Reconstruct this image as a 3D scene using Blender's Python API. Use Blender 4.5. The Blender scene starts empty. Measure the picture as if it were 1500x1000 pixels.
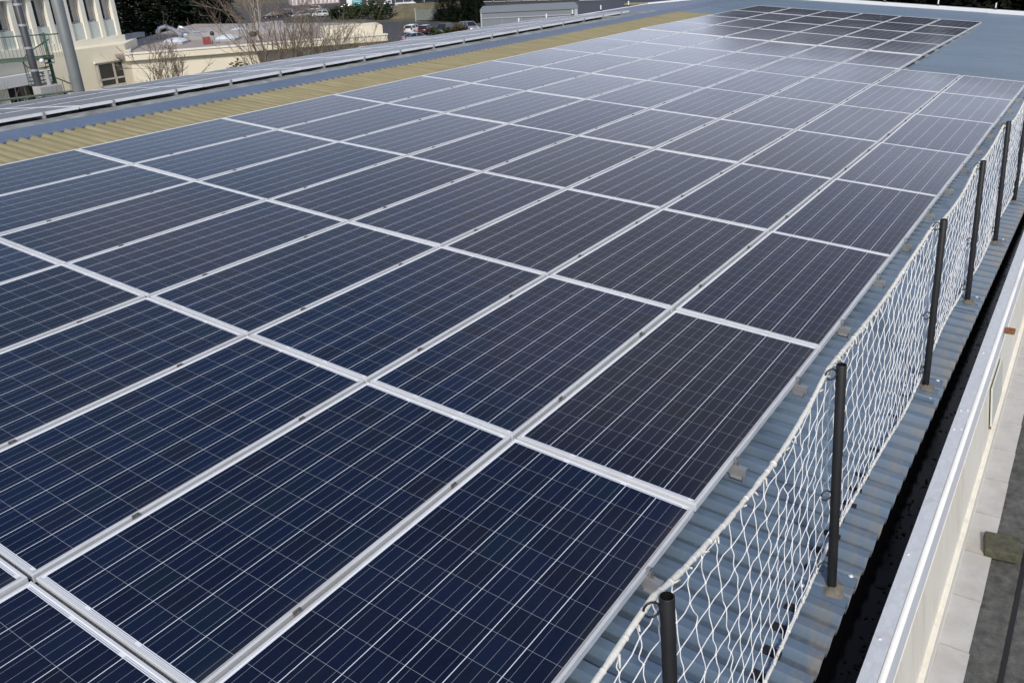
import bpy, math, random
from mathutils import Vector, Matrix
rnd = random.Random(7)
S = bpy.context.scene
COL = S.collection
D = bpy.data
PI = math.pi

# ------------------------------------------------------------------ camera
cam = D.cameras.new("camera")
cam.sensor_width = 36.0
cam.lens = 36.0 * 1255.185 / 1500.0
cam.clip_start = 0.05
cam.clip_end = 3000
camo = D.objects.new("camera", cam)
COL.objects.link(camo)
RW = ((0.558205, -0.828534, -0.044035), (-0.366164, -0.198374, -0.909160), (0.744534, 0.523621, -0.414113))
CP = (-3.118, -1.197, 2.355)
mr = Matrix(((RW[0][0], -RW[1][0], -RW[2][0], CP[0]),
             (RW[0][1], -RW[1][1], -RW[2][1], CP[1]),
             (RW[0][2], -RW[1][2], -RW[2][2], CP[2]), (0, 0, 0, 1)))
camo.matrix_world = mr
S.camera = camo

# ------------------------------------------------------------------ sky, sun, exposure
SUN_AZ, SUN_EL = 209.0, 40.0
w = D.worlds.new("World")
S.world = w
w.use_nodes = True
nt = w.node_tree
nt.nodes.clear()
wo = nt.nodes.new("ShaderNodeOutputWorld")
bg = nt.nodes.new("ShaderNodeBackground")
sky = nt.nodes.new("ShaderNodeTexSky")
sky.sky_type = 'NISHITA'
sky.sun_disc = False
sky.sun_elevation = math.radians(SUN_EL)
sky.sun_rotation = math.radians(90 - SUN_AZ)
sky.air_density = 1.0
sky.dust_density = 1.0
sky.ozone_density = 2.6
tc = nt.nodes.new("ShaderNodeTexCoord")
mp = nt.nodes.new("ShaderNodeMapping")
mp.inputs['Scale'].default_value = (1.0, 1.0, 2.6)
no = nt.nodes.new("ShaderNodeTexNoise")
no.inputs['Scale'].default_value = 2.8
no.inputs['Detail'].default_value = 7
no.inputs['Roughness'].default_value = 0.55
cr = nt.nodes.new("ShaderNodeValToRGB")
cr.color_ramp.elements[0].position = 0.42
cr.color_ramp.elements[0].color = (0.0, 0.0, 0.0, 1)
cr.color_ramp.elements[1].position = 0.57
cr.color_ramp.elements[1].color = (0.92, 0.92, 0.92, 1)
mx = nt.nodes.new("ShaderNodeMix")
mx.data_type = 'RGBA'
mx.inputs['B'].default_value = (9.8, 10.7, 13.0, 1)
sep = nt.nodes.new("ShaderNodeSeparateXYZ")
mrg = nt.nodes.new("ShaderNodeMapRange")                 # cloud bank thick towards the horizon, broken blue above
mrg.interpolation_type = 'SMOOTHSTEP'
mrg.inputs['From Min'].default_value = 0.38
mrg.inputs['From Max'].default_value = 0.06
mad = nt.nodes.new("ShaderNodeMath")
mad.operation = 'MULTIPLY_ADD'
mad.use_clamp = True
nt.links.new(tc.outputs['Generated'], sep.inputs[0])
nt.links.new(sep.outputs['Z'], mrg.inputs['Value'])
nt.links.new(tc.outputs['Generated'], mp.inputs['Vector'])
nt.links.new(mp.outputs['Vector'], no.inputs['Vector'])
dt = nt.nodes.new("ShaderNodeVectorMath")                # the cloud mass lies ahead along the roof, bluer sky to its left
dt.operation = 'DOT_PRODUCT'
dt.inputs[1].default_value = (0.985, 0.10, -0.42)
nt.links.new(tc.outputs['Generated'], dt.inputs[0])
add = nt.nodes.new("ShaderNodeMath")
add.operation = 'MULTIPLY_ADD'
add.inputs[1].default_value = 0.62
nt.links.new(dt.outputs['Value'], add.inputs[0])
ad2 = nt.nodes.new("ShaderNodeMath")
ad2.operation = 'SUBTRACT'
ad2.inputs[1].default_value = 0.32
nt.links.new(no.outputs['Fac'], ad2.inputs[0])
nt.links.new(ad2.outputs[0], add.inputs[2])
nt.links.new(add.outputs[0], cr.inputs['Fac'])
nt.links.new(cr.outputs['Color'], mad.inputs[0])
mad.inputs[1].default_value = 0.7
mad.inputs[2].default_value = 0.0
mxc = nt.nodes.new("ShaderNodeMix")
mxc.data_type = 'RGBA'
mxc.inputs['B'].default_value = (4.3, 4.1, 4.5, 1)
nt.links.new(mad.outputs[0], mxc.inputs['Factor'])
no2 = nt.nodes.new("ShaderNodeTexNoise")                  # gaps of blue in the bank
no2.inputs['Scale'].default_value = 3.4
no2.inputs['Detail'].default_value = 6
mp2 = nt.nodes.new("ShaderNodeMapping")
mp2.inputs['Scale'].default_value = (1.0, 1.0, 3.0)
mp2.inputs['Location'].default_value = (3.1, 1.7, 0.4)
nt.links.new(tc.outputs['Generated'], mp2.inputs['Vector'])
nt.links.new(mp2.outputs['Vector'], no2.inputs['Vector'])
gm = nt.nodes.new("ShaderNodeMapRange")
gm.inputs['From Min'].default_value = 0.36
gm.inputs['From Max'].default_value = 0.56
gm.inputs['To Min'].default_value = 0.72
gm.inputs['To Max'].default_value = 1.0
nt.links.new(no2.outputs['Fac'], gm.inputs['Value'])
mlt = nt.nodes.new("ShaderNodeMath")
mlt.operation = 'MULTIPLY'
nt.links.new(mrg.outputs['Result'], mlt.inputs[0])
nt.links.new(gm.outputs['Result'], mlt.inputs[1])
nt.links.new(mlt.outputs[0], mx.inputs['Factor'])

nt.links.new(sky.outputs['Color'], mxc.inputs['A'])
nt.links.new(mxc.outputs['Result'], mx.inputs['A'])
nt.links.new(mx.outputs['Result'], bg.inputs['Color'])
bg.inputs['Strength'].default_value = 0.115
nt.links.new(bg.outputs['Background'], wo.inputs['Surface'])

sun = D.lights.new("sun", 'SUN')
sun.energy = 3.0
sun.angle = math.radians(7)
sun.color = (1.0, 0.93, 0.82)
suno = D.objects.new("sun", sun)
COL.objects.link(suno)
sd = Vector((math.cos(math.radians(SUN_AZ)) * math.cos(math.radians(SUN_EL)),
             math.sin(math.radians(SUN_AZ)) * math.cos(math.radians(SUN_EL)), math.sin(math.radians(SUN_EL))))
suno.rotation_euler = sd.to_track_quat('Z', 'Y').to_euler()
suno.location = sd * 60

S.view_settings.view_transform = 'Standard'
S.view_settings.look = 'None'
S.view_settings.exposure = 0.0
S.view_settings.gamma = 1.0
S.render.engine = 'CYCLES'
S.cycles.max_bounces = 6

# ------------------------------------------------------------------ node helpers and materials
class NT:
    """small wrapper to write node graphs tersely"""
    def __init__(s, name):
        s.m = D.materials.new(name)
        s.m.use_nodes = True
        s.t = s.m.node_tree
        s.b = s.t.nodes['Principled BSDF']
    def node(s, k, **kw):
        n = s.t.nodes.new(k)
        for a, v in kw.items():
            setattr(n, a, v)
        return n
    def put(s, sock, v):
        if isinstance(v, (int, float, tuple)):
            sock.default_value = v
        else:
            s.t.links.new(v, sock)
    def math(s, op, a, b=None, c=None, clamp=False):
        n = s.node("ShaderNodeMath", operation=op, use_clamp=clamp)
        s.put(n.inputs[0], a)
        if b is not None: s.put(n.inputs[1], b)
        if c is not None: s.put(n.inputs[2], c)
        return n.outputs[0]
    def mix(s, f, a, b):
        n = s.node("ShaderNodeMix", data_type='RGBA')
        s.put(n.inputs['Factor'], f); s.put(n.inputs['A'], a); s.put(n.inputs['B'], b)
        return n.outputs['Result']
    def obj(s):
        return s.node("ShaderNodeTexCoord").outputs['Object']
    def geo(s):
        return s.node("ShaderNodeNewGeometry").outputs['Position']
    def noise(s, v, scale, detail=4, rough=0.55, out='Fac'):
        n = s.node("ShaderNodeTexNoise")
        s.put(n.inputs['Vector'], v); s.put(n.inputs['Scale'], scale)
        n.inputs['Detail'].default_value = detail
        n.inputs['Roughness'].default_value = rough
        return n.outputs[out]
    def ramp(s, f, lo, hi):
        n = s.node("ShaderNodeMapRange")
        s.put(n.inputs['Value'], f)
        n.inputs['From Min'].default_value = lo
        n.inputs['From Max'].default_value = hi
        return n.outputs['Result']
    def scale(s, v, sc):
        n = s.node("ShaderNodeMapping")
        s.put(n.inputs['Vector'], v)
        n.inputs['Scale'].default_value = sc
        return n.outputs['Vector']
    def bump(s, h, strength, dist=0.01):
        n = s.node("ShaderNodeBump")
        n.inputs['Strength'].default_value = strength
        n.inputs['Distance'].default_value = dist
        s.put(n.inputs['Height'], h)
        s.t.links.new(n.outputs['Normal'], s.b.inputs['Normal'])
    def set(s, **kw):
        names = dict(col='Base Color', rough='Roughness', metal='Metallic', spec='Specular IOR Level', coat='Coat Weight')
        for a, v in kw.items():
            s.put(s.b.inputs[names[a]], v)
        return s

def plain(name, col, rough=0.6, metal=0.0, var=0.15, nscale=3.0, bump=0.0, world=True, dirt=None, dirt_amt=0.5):
    """a surface with uneven tone; dirt = colour of blotches"""
    g = NT(name)
    p = g.geo() if world else g.obj()
    n1 = g.noise(p, nscale, 6, 0.6)
    lo = tuple(c * (1 - var) for c in col) + (1,)
    hi = tuple(min(1, c * (1 + var)) for c in col) + (1,)
    c = g.mix(g.ramp(n1, 0.3, 0.7), lo, hi)
    if dirt:
        n2 = g.noise(p, nscale * 0.45, 8, 0.7)
        c = g.mix(g.math('MULTIPLY', g.ramp(n2, 0.52, 0.68), dirt_amt), c, dirt + (1,))
    g.set(col=c, rough=rough, metal=metal)
    if bump:
        g.bump(g.noise(p, nscale * 9, 5), bump)
    return g.m

def make_cells(name="polycrystalline_cells", dust=0.008):
    g = NT(name)
    sx = g.node("ShaderNodeSeparateXYZ")
    o = g.obj()
    g.put(sx.inputs[0], o)
    x, y = sx.outputs[0], sx.outputs[1]
    P = 0.158
    u = g.math('ADD', g.math('DIVIDE', x, P), 6.0)
    v = g.math('ADD', g.math('DIVIDE', y, P), 3.0)
    fu, fv = g.math('FRACT', u), g.math('FRACT', v)
    inside = g.math('MULTIPLY', g.math('LESS_THAN', g.math('ABSOLUTE', x), 0.9472), g.math('LESS_THAN', g.math('ABSOLUTE', y), 0.4732))
    eu = g.math('ABSOLUTE', g.math('SUBTRACT', fu, 0.5))
    ev = g.math('ABSOLUTE', g.math('SUBTRACT', fv, 0.5))
    gapu = g.math('GREATER_THAN', eu, 0.5 - 0.0052)
    gapv = g.math('GREATER_THAN', ev, 0.5 - 0.0105)
    fb = g.math('FRACT', g.math('MULTIPLY', v, 3.0))
    bus = g.math('LESS_THAN', g.math('ABSOLUTE', g.math('SUBTRACT', fb, 0.5)), 0.0135)
    # cell colour
    oi = g.node("ShaderNodeObjectInfo")
    cid = g.node("ShaderNodeCombineXYZ")
    g.put(cid.inputs[0], g.math('FLOOR', u)); g.put(cid.inputs[1], g.math('FLOOR', v))
    g.put(cid.inputs[2], g.math('MULTIPLY', oi.outputs['Random'], 97.0))
    wn = g.node("ShaderNodeTexWhiteNoise")
    g.put(wn.inputs['Vector'], cid.outputs[0])
    ws = g.node("ShaderNodeSeparateColor")
    g.put(ws.inputs[0], wn.outputs['Color'])
    c = g.mix(ws.outputs[0], (0.0024, 0.0052, 0.023, 1), (0.0044, 0.0105, 0.038, 1))
    c = g.mix(g.math('MULTIPLY', g.ramp(ws.outputs[1], 0.72, 1.0), 0.75), c, (0.0075, 0.0065, 0.011, 1))
    c = g.mix(g.math('MULTIPLY', g.ramp(ws.outputs[2], 0.82, 1.0), 0.7), c, (0.004, 0.014, 0.030, 1))
    off = g.node("ShaderNodeVectorMath", operation='ADD')
    g.put(off.inputs[0], o); g.put(off.inputs[1], cid.outputs[0])
    vo = g.node("ShaderNodeTexVoronoi")
    vo.inputs['Scale'].default_value = 62.0
    g.put(vo.inputs['Vector'], off.outputs[0])
    vs = g.node("ShaderNodeSeparateColor")
    g.put(vs.inputs[0], vo.outputs['Color'])
    c = g.mix(g.math('MULTIPLY', vs.outputs[0], 0.4), c, (0.006, 0.014, 0.042, 1))
    pr = g.math('FRACT', g.math('MULTIPLY', oi.outputs['Random'], 7.31))
    c = g.mix(g.math('MULTIPLY', g.ramp(pr, 0.35, 1.0), 0.55), c, (0.0085, 0.0078, 0.013, 1))
    c = g.mix(g.math('MULTIPLY', bus, 0.62), c, (0.42, 0.45, 0.52, 1))
    c = g.mix(g.math('MULTIPLY', gapu, 0.6), c, (0.46, 0.50, 0.58, 1))
    c = g.mix(gapv, c, (0.80, 0.83, 0.88, 1))
    # white margin with tinned ribbon strips at both ends
    ax = g.math('ABSOLUTE', x)
    rib = g.math('MAXIMUM',
                 g.math('MULTIPLY', g.math('GREATER_THAN', ax, 0.9505), g.math('LESS_THAN', ax, 0.9545)),
                 g.math('MULTIPLY', g.math('GREATER_THAN', ax, 0.9580), g.math('LESS_THAN', ax, 0.9605)))
    sg = g.math('GREATER_THAN', g.math('FRACT', g.math('ADD', g.math('MULTIPLY', v, 0.5), g.math('MULTIPLY', oi.outputs['Random'], 0.0))), 0.10)
    rib = g.math('MULTIPLY', rib, g.math('MULTIPLY', sg, g.math('LESS_THAN', g.math('ABSOLUTE', y), 0.468)))
    wmar = g.mix(rib, (0.84, 0.86, 0.90, 1), (0.34, 0.36, 0.42, 1))
    c = g.mix(inside, wmar, c)
    # dust that washes down to the lower edge and collects in the corners
    wp = g.geo()
    n1 = g.noise(g.scale(wp, (1.4, 5.0, 1.0)), 1.6, 6, 0.65)
    low = g.ramp(y, -0.40, -0.485)
    d1 = g.math('MULTIPLY', g.math('POWER', low, 1.6), g.ramp(n1, 0.33, 0.75))
    cor = g.math('MULTIPLY', g.math('POWER', g.ramp(x, 0.55, 0.97), 2.0), d1)
    c = g.mix(g.math('MULTIPLY', d1, 0.10, clamp=True), c, (0.30, 0.25, 0.19, 1))
    mlow = g.math('MULTIPLY', g.math('SUBTRACT', 1.0, inside), g.ramp(y, -0.46, -0.474), clamp=True)
    c = g.mix(g.math('MULTIPLY', mlow, g.ramp(n1, 0.15, 0.6), clamp=True), c, (0.40, 0.385, 0.35, 1))
    c = g.mix(g.math('MULTIPLY', cor, 0.5, clamp=True), c, (0.26, 0.20, 0.14, 1))
    # film of dust, scattered spots
    n2 = g.noise(wp, 0.9, 5, 0.6)
    c = g.mix(g.math('MULTIPLY', g.ramp(n2, 0.35, 0.8) if dust < 0.1 else g.ramp(n2, -1.2, 0.8), dust), c, (0.5, 0.5, 0.5, 1))
    sp = g.node("ShaderNodeTexVoronoi")
    sp.inputs['Scale'].default_value = 2.3
    g.put(sp.inputs['Vector'], wp)
    n3 = g.noise(wp, 90, 3)
    spot = g.math('MULTIPLY', g.math('LESS_THAN', g.math('ADD', sp.outputs['Distance'], g.math('MULTIPLY', n3, 0.02)), 0.028), 0.22)
    c = g.mix(spot, c, (0.45, 0.46, 0.46, 1))
    g.set(col=c, rough=g.math('ADD', (0.075 if dust < 0.05 else 0.13) if dust < 0.1 else 0.30, g.math('MULTIPLY', n2, 0.13)), spec=0.5)
    g.b.inputs['IOR'].default_value = 1.45
    return g.m

M = {}
M['cells'] = make_cells()
M['cells_dusty'] = make_cells("dusty_cells", 0.30)
M['cells_far'] = make_cells("slightly_dusty_cells", 0.085)
def alu(name, col, rough, metal):
    g = NT(name)
    p = g.geo()
    n = g.noise(g.scale(p, (3, 3, 20)), 4, 6, 0.65)
    d = g.noise(p, 1.7, 6, 0.7)
    c = g.mix(g.ramp(n, 0.3, 0.7), tuple(x * 0.9 for x in col) + (1,), col + (1,))
    c = g.mix(g.math('MULTIPLY', g.ramp(d, 0.50, 0.75), 0.35), c, (0.37, 0.35, 0.31, 1))
    g.set(col=c, rough=rough, metal=metal)
    return g.m
M['frame'] = alu("anodised_frame", (0.80, 0.81, 0.82), 0.42, 0.2)
M['alu'] = alu("mill_aluminium", (0.40, 0.40, 0.40), 0.45, 0.4)
M['bolt'] = plain("bolt_steel", (0.22, 0.20, 0.19), 0.5, 0.6)
M['clamp'] = plain("clamp_dark", (0.20, 0.19, 0.18), 0.5, 0.4)

def make_roof():
    g = NT("blue_painted_sheet")
    o = g.obj()
    n1 = g.noise(g.scale(o, (2.0, 0.5, 1)), 2.2, 7, 0.65)
    n2 = g.noise(g.scale(o, (7.0, 1.3, 1)), 1.6, 7, 0.7)
    c = g.mix(g.ramp(n1, 0.3, 0.7), (0.105, 0.155, 0.222, 1), (0.140, 0.200, 0.275, 1))
    c = g.mix(g.math('MULTIPLY', g.ramp(n2, 0.52, 0.78), 0.5), c, (0.105, 0.135, 0.17, 1))
    sx = g.node("ShaderNodeSeparateXYZ")
    g.put(sx.inputs[0], o)
    n6 = g.noise(g.scale(o, (0.35, 0.10, 1)), 1.6, 5, 0.6)
    c = g.mix(g.math('MULTIPLY', g.ramp(n6, 0.42, 0.68), 0.45), c, (0.085, 0.118, 0.160, 1))
    # rib shade painted into the channels, broken up by noise
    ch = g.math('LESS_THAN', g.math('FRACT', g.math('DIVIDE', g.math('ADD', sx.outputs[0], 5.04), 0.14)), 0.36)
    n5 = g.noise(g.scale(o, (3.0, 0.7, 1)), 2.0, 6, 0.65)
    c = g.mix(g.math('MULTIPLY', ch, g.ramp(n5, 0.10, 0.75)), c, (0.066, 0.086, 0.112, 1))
    # tan silt washed to the eave
    n3 = g.noise(g.scale(o, (2.4, 6.0, 1)), 2.3, 8, 0.7)
    e = g.math('MULTIPLY', g.ramp(sx.outputs[1], -0.57, -0.72), g.ramp(n3, 0.44, 0.60), clamp=True)
    c = g.mix(g.math('MULTIPLY', e, 0.8), c, (0.23, 0.20, 0.155, 1))
    # lichen grime along the channels
    n4 = g.noise(o, 38, 3)
    c = g.mix(g.math('MULTIPLY', g.ramp(n4, 0.60, 0.75), 0.18), c, (0.30, 0.32, 0.33, 1))
    g.set(col=c, rough=g.math('ADD', 0.24, g.math('MULTIPLY', n2, 0.22)), spec=0.6)
    return g.m
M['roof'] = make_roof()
M['flash'] = plain("blue_flashing", (0.125, 0.165, 0.245), 0.5, 0, 0.1, 2, dirt=(0.13, 0.14, 0.15), dirt_amt=0.35)
def make_cream():
    g = NT("weathered_skylight_sheet")
    o = g.obj()
    n1 = g.noise(g.scale(o, (7.0, 0.8, 1)), 1.3, 6, 0.6)
    n2 = g.noise(o, 14, 6, 0.7)
    c = g.mix(g.ramp(n1, 0.3, 0.7), (0.225, 0.195, 0.105, 1), (0.335, 0.29, 0.165, 1))
    c = g.mix(g.math('MULTIPLY', g.ramp(n2, 0.5, 0.75), 0.4), c, (0.26, 0.225, 0.14, 1))
    sx = g.node("ShaderNodeSeparateXYZ"); g.put(sx.inputs[0], o)
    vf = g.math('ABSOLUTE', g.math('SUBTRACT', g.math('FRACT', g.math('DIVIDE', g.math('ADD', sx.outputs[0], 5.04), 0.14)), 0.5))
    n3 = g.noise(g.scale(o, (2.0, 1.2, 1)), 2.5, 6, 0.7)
    c = g.mix(g.math('MULTIPLY', g.ramp(vf, 0.34, 0.47), g.ramp(n3, 0.1, 0.6), clamp=True), c, (0.115, 0.105, 0.065, 1))  # shade between the barrels painted into the channels
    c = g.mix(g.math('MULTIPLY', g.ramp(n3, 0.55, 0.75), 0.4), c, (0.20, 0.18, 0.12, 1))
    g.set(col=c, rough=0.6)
    return g.m
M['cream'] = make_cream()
M['moss'] = plain("mossy_fibre_cement", (0.27, 0.285, 0.285), 0.85, 0, 0.3, 5, 0.4, dirt=(0.10, 0.105, 0.07), dirt_amt=0.7)
M['bitumen'] = NT("black_bitumen_gutter").m
def make_bitumen():
    g = NT("wet_black_bitumen")
    p = g.geo()
    n1 = g.noise(p, 3.5, 7, 0.7)
    c = g.mix(g.ramp(n1, 0.35, 0.75), (0.0035, 0.0035, 0.004, 1), (0.012, 0.012, 0.012, 1))
    g.set(col=c, rough=g.math('ADD', 0.35, g.math('MULTIPLY', g.noise(p, 1.3, 4), 0.5)), spec=0.2)
    g.bump(g.noise(p, 26, 5), 0.35, 0.01)
    return g.m
D.materials.remove(M['bitumen'])
M['bitumen'] = make_bitumen()
g = NT("gutter_water")
g.set(col=(0.003, 0.003, 0.004, 1), rough=0.12, spec=0.18)
g.bump(g.noise(g.geo(), 5, 3), 0.03, 0.01)
M['water'] = g.m
def make_galv():
    g = NT("galvanised_strip")
    p = g.geo()
    vo = g.node("ShaderNodeTexVoronoi")
    vo.inputs['Scale'].default_value = 55
    g.put(vo.inputs['Vector'], g.scale(p, (0.6, 1, 1)))
    vs = g.node("ShaderNodeSeparateColor"); g.put(vs.inputs[0], vo.outputs['Color'])
    n = g.noise(p, 3.2, 7, 0.7)
    c = g.mix(vs.outputs[0], (0.66, 0.68, 0.70, 1), (0.74, 0.76, 0.78, 1))
    c = g.mix(g.math('MULTIPLY', g.ramp(n, 0.60, 0.75), 0.5), c, (0.33, 0.29, 0.25, 1))
    g.set(col=c, rough=0.5, metal=0.25)
    return g.m
M['galv'] = make_galv()
M['whitebead'] = plain("white_painted_edge", (0.82, 0.82, 0.80), 0.45, 0, 0.06, 3, dirt=(0.45, 0.42, 0.36), dirt_amt=0.3)
M['creampanel'] = plain("cream_cladding", (0.82, 0.78, 0.68), 0.5, 0, 0.05, 2, dirt=(0.50, 0.45, 0.33), dirt_amt=0.3)
def streaked(name, a, b, st):
    g = NT(name)
    p = g.geo()
    n = g.noise(g.scale(p, (9, 9, 0.6)), 1.0, 7, 0.7)
    n2 = g.noise(p, 1.1, 7, 0.65)
    n3 = g.noise(p, 24, 5, 0.7)
    c = g.mix(g.ramp(n2, 0.3, 0.7), a + (1,), b + (1,))
    c = g.mix(g.math('MULTIPLY', g.ramp(n, 0.50, 0.72), 0.5), c, st + (1,))
    c = g.mix(g.math('MULTIPLY', g.ramp(n3, 0.62, 0.75), 0.35), c, tuple(x * 0.7 for x in st) + (1,))
    g.set(col=c, rough=0.55)
    return g.m
M['creampanel'] = streaked("streaked_cream_cladding", (0.80, 0.755, 0.64), (0.86, 0.82, 0.72), (0.58, 0.52, 0.40))
M['palepanel'] = plain("pale_box_panel", (0.62, 0.63, 0.57), 0.5, 0, 0.05, 2)
M['rust'] = plain("rusty_steel", (0.22, 0.09, 0.04), 0.8, 0.1, 0.4, 40, 0.3, dirt=(0.42, 0.30, 0.18), dirt_amt=0.6)
M['slab'] = plain("pale_paving_slab", (0.47, 0.46, 0.45), 0.8, 0, 0.12, 6, 0.15, dirt=(0.36, 0.32, 0.26), dirt_amt=0.35)
M['felt'] = plain("mineral_felt", (0.105, 0.105, 0.10), 0.95, 0, 0.45, 14, 0.9, dirt=(0.035, 0.035, 0.032), dirt_amt=0.7)
M['mossblock'] = plain("mossy_block", (0.085, 0.085, 0.055), 0.95, 0, 0.4, 25, 0.8, dirt=(0.05, 0.045, 0.03))
M['post'] = plain("black_painted_steel", (0.008, 0.008, 0.0085), 0.5, 0.0, 0.3, 20)
M['mastic'] = plain("tan_mastic", (0.19, 0.17, 0.135), 0.85, 0, 0.3, 30, 0.6, dirt=(0.12, 0.115, 0.10))
M['dark_fill'] = plain("black_fill", (0.012, 0.012, 0.014), 0.8)  # black for the eave closures, also for the painted lap shade
M['cord'] = plain("white_cord", (0.84, 0.84, 0.83), 0.8, 0, 0.06, 60)
M['rope'] = plain("white_braided_rope", (0.82, 0.80, 0.74), 0.85, 0, 0.12, 60, 0.5, dirt=(0.55, 0.51, 0.42), dirt_amt=0.4)
M['render'] = plain("cream_render", (0.80, 0.735, 0.585), 0.85, 0, 0.05, 0.8, dirt=(0.60, 0.53, 0.40), dirt_amt=0.35)
M['renderpale'] = plain("pale_render", (0.83, 0.79, 0.68), 0.85, 0, 0.05, 0.8, dirt=(0.58, 0.55, 0.48), dirt_amt=0.3)
M['spandrel'] = plain("pale_green_spandrel", (0.58, 0.62, 0.57), 0.6, 0, 0.06, 1)
M['whiteband'] = plain("white_concrete_band", (0.72, 0.73, 0.76), 0.7, 0, 0.06, 1)
M['blind'] = plain("beige_blind", (0.42, 0.38, 0.30), 0.8, 0, 0.1, 2)
g = NT("window_glass"); g.set(col=(0.022, 0.026, 0.030, 1), rough=0.05, spec=0.6); M['glass'] = g.m
M['winframe'] = plain("grey_window_frame", (0.45, 0.45, 0.44), 0.5)
M['gravel'] = plain("pinkish_roof_gravel", (0.36, 0.31, 0.28), 0.95, 0, 0.18, 1.3, dirt=(0.24, 0.215, 0.20), dirt_amt=0.5)
M['upstand'] = plain("grey_bitumen_upstand", (0.40, 0.39, 0.39), 0.85, 0, 0.15, 1)
g = NT("milky_dome"); g.set(col=(0.66, 0.70, 0.78, 1), rough=0.25, spec=0.5); M['dome'] = g.m
M['duct'] = plain("shiny_duct", (0.62, 0.63, 0.64), 0.28, 0.7, 0.15, 6)
M['red'] = plain("red_box", (0.30, 0.05, 0.05), 0.6)
M['dark'] = plain("dark_metal", (0.035, 0.036, 0.04), 0.6)
M['mast'] = plain("grey_mast", (0.17, 0.185, 0.185), 0.55, 0.1, 0.12, 1.2)
M['flue'] = plain("dark_flue", (0.075, 0.078, 0.085), 0.5, 0.2, 0.2, 2)
M['greensteel'] = plain("green_painted_steel", (0.085, 0.14, 0.105), 0.55, 0, 0.15, 2)
M['greyclad'] = plain("grey_cladding", (0.19, 0.21, 0.235), 0.55, 0, 0.04, 1)
M['greytrim'] = plain("light_grey_trim", (0.42, 0.44, 0.46), 0.5, 0, 0.06, 1)
M['darkroof'] = plain("dark_roof_membrane", (0.022, 0.027, 0.036), 0.6, 0, 0.3, 0.5)
M['tan'] = plain("tan_boards", (0.30, 0.25, 0.13), 0.8, 0, 0.15, 1)
M['asphalt'] = plain("asphalt", (0.055, 0.055, 0.058), 0.9, 0, 0.25, 0.3)
M['lawn'] = plain("winter_grass", (0.085, 0.085, 0.045), 0.95, 0, 0.4, 0.12, dirt=(0.15, 0.12, 0.08), dirt_amt=0.6)
M['bark'] = plain("grey_brown_bark", (0.20, 0.155, 0.11), 0.9, 0, 0.3, 3)
M['birch'] = plain("pale_birch_bark", (0.38, 0.34, 0.29), 0.9, 0, 0.3, 3)
M['twig'] = plain("brown_twigs", (0.19, 0.145, 0.11), 0.9, 0, 0.3, 3)
def leafmat(name, a, b):
    g = NT(name)
    n = g.noise(g.geo(), 1.1, 3, 0.6)
    n2 = g.noise(g.geo(), 6.0, 2, 0.6)
    f = g.math('ADD', g.math('MULTIPLY', n, 0.6), g.math('MULTIPLY', n2, 0.4))
    g.set(col=g.mix(g.ramp(f, 0.35, 0.65), a + (1,), b + (1,)), rough=0.75, spec=0.2)
    return g.m
M['conifer'] = leafmat("conifer_needles", (0.006, 0.011, 0.006), (0.022, 0.034, 0.016))
M['conifer_dark'] = leafmat("dark_conifer_needles", (0.003, 0.005, 0.003), (0.012, 0.017, 0.009))
M['bush'] = leafmat("evergreen_leaves", (0.014, 0.022, 0.010), (0.045, 0.058, 0.022))
M['bronze'] = leafmat("bronze_leaves", (0.035, 0.030, 0.014), (0.085, 0.070, 0.035))
M['tyre'] = plain("black_rubber", (0.012, 0.012, 0.012), 0.85)
M['rim'] = plain("alloy_rim", (0.40, 0.41, 0.42), 0.35, 0.6)
M['pink'] = plain("pale_pink_cladding", (0.55, 0.42, 0.40), 0.7)
M['teal'] = plain("teal_sign_face", (0.03, 0.28, 0.30), 0.5)
M['white'] = plain("white_paint", (0.78, 0.79, 0.80), 0.45, 0, 0.04, 1)
M['brick'] = plain("dark_wall", (0.05, 0.05, 0.055), 0.8)
M['fence'] = plain("grey_green_mesh_fence", (0.16, 0.18, 0.165), 0.8)
def paint(name, col, metal=0.0):
    g = NT(name)
    g.set(col=col + (1,), rough=0.3, metal=metal, coat=0.6)
    g.b.inputs['Coat Roughness'].default_value = 0.08
    return g.m
PAINT = dict(white=paint("car_paint_white", (0.72, 0.73, 0.74)), black=paint("car_paint_black", (0.012, 0.012, 0.014)),
             grey=paint("car_paint_grey", (0.12, 0.13, 0.135), 0.4), silver=paint("car_paint_silver", (0.42, 0.43, 0.45), 0.5),
             green=paint("car_paint_grey_green", (0.10, 0.125, 0.115), 0.4), blue=paint("car_paint_blue", (0.05, 0.075, 0.14), 0.3),
             maroon=paint("car_paint_maroon", (0.05, 0.018, 0.018)))
g = NT("red_lens"); g.set(col=(0.35, 0.02, 0.02, 1), rough=0.2); M['tail'] = g.m
g = NT("clear_lens"); g.set(col=(0.7, 0.7, 0.7, 1), rough=0.15); M['head'] = g.m

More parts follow.
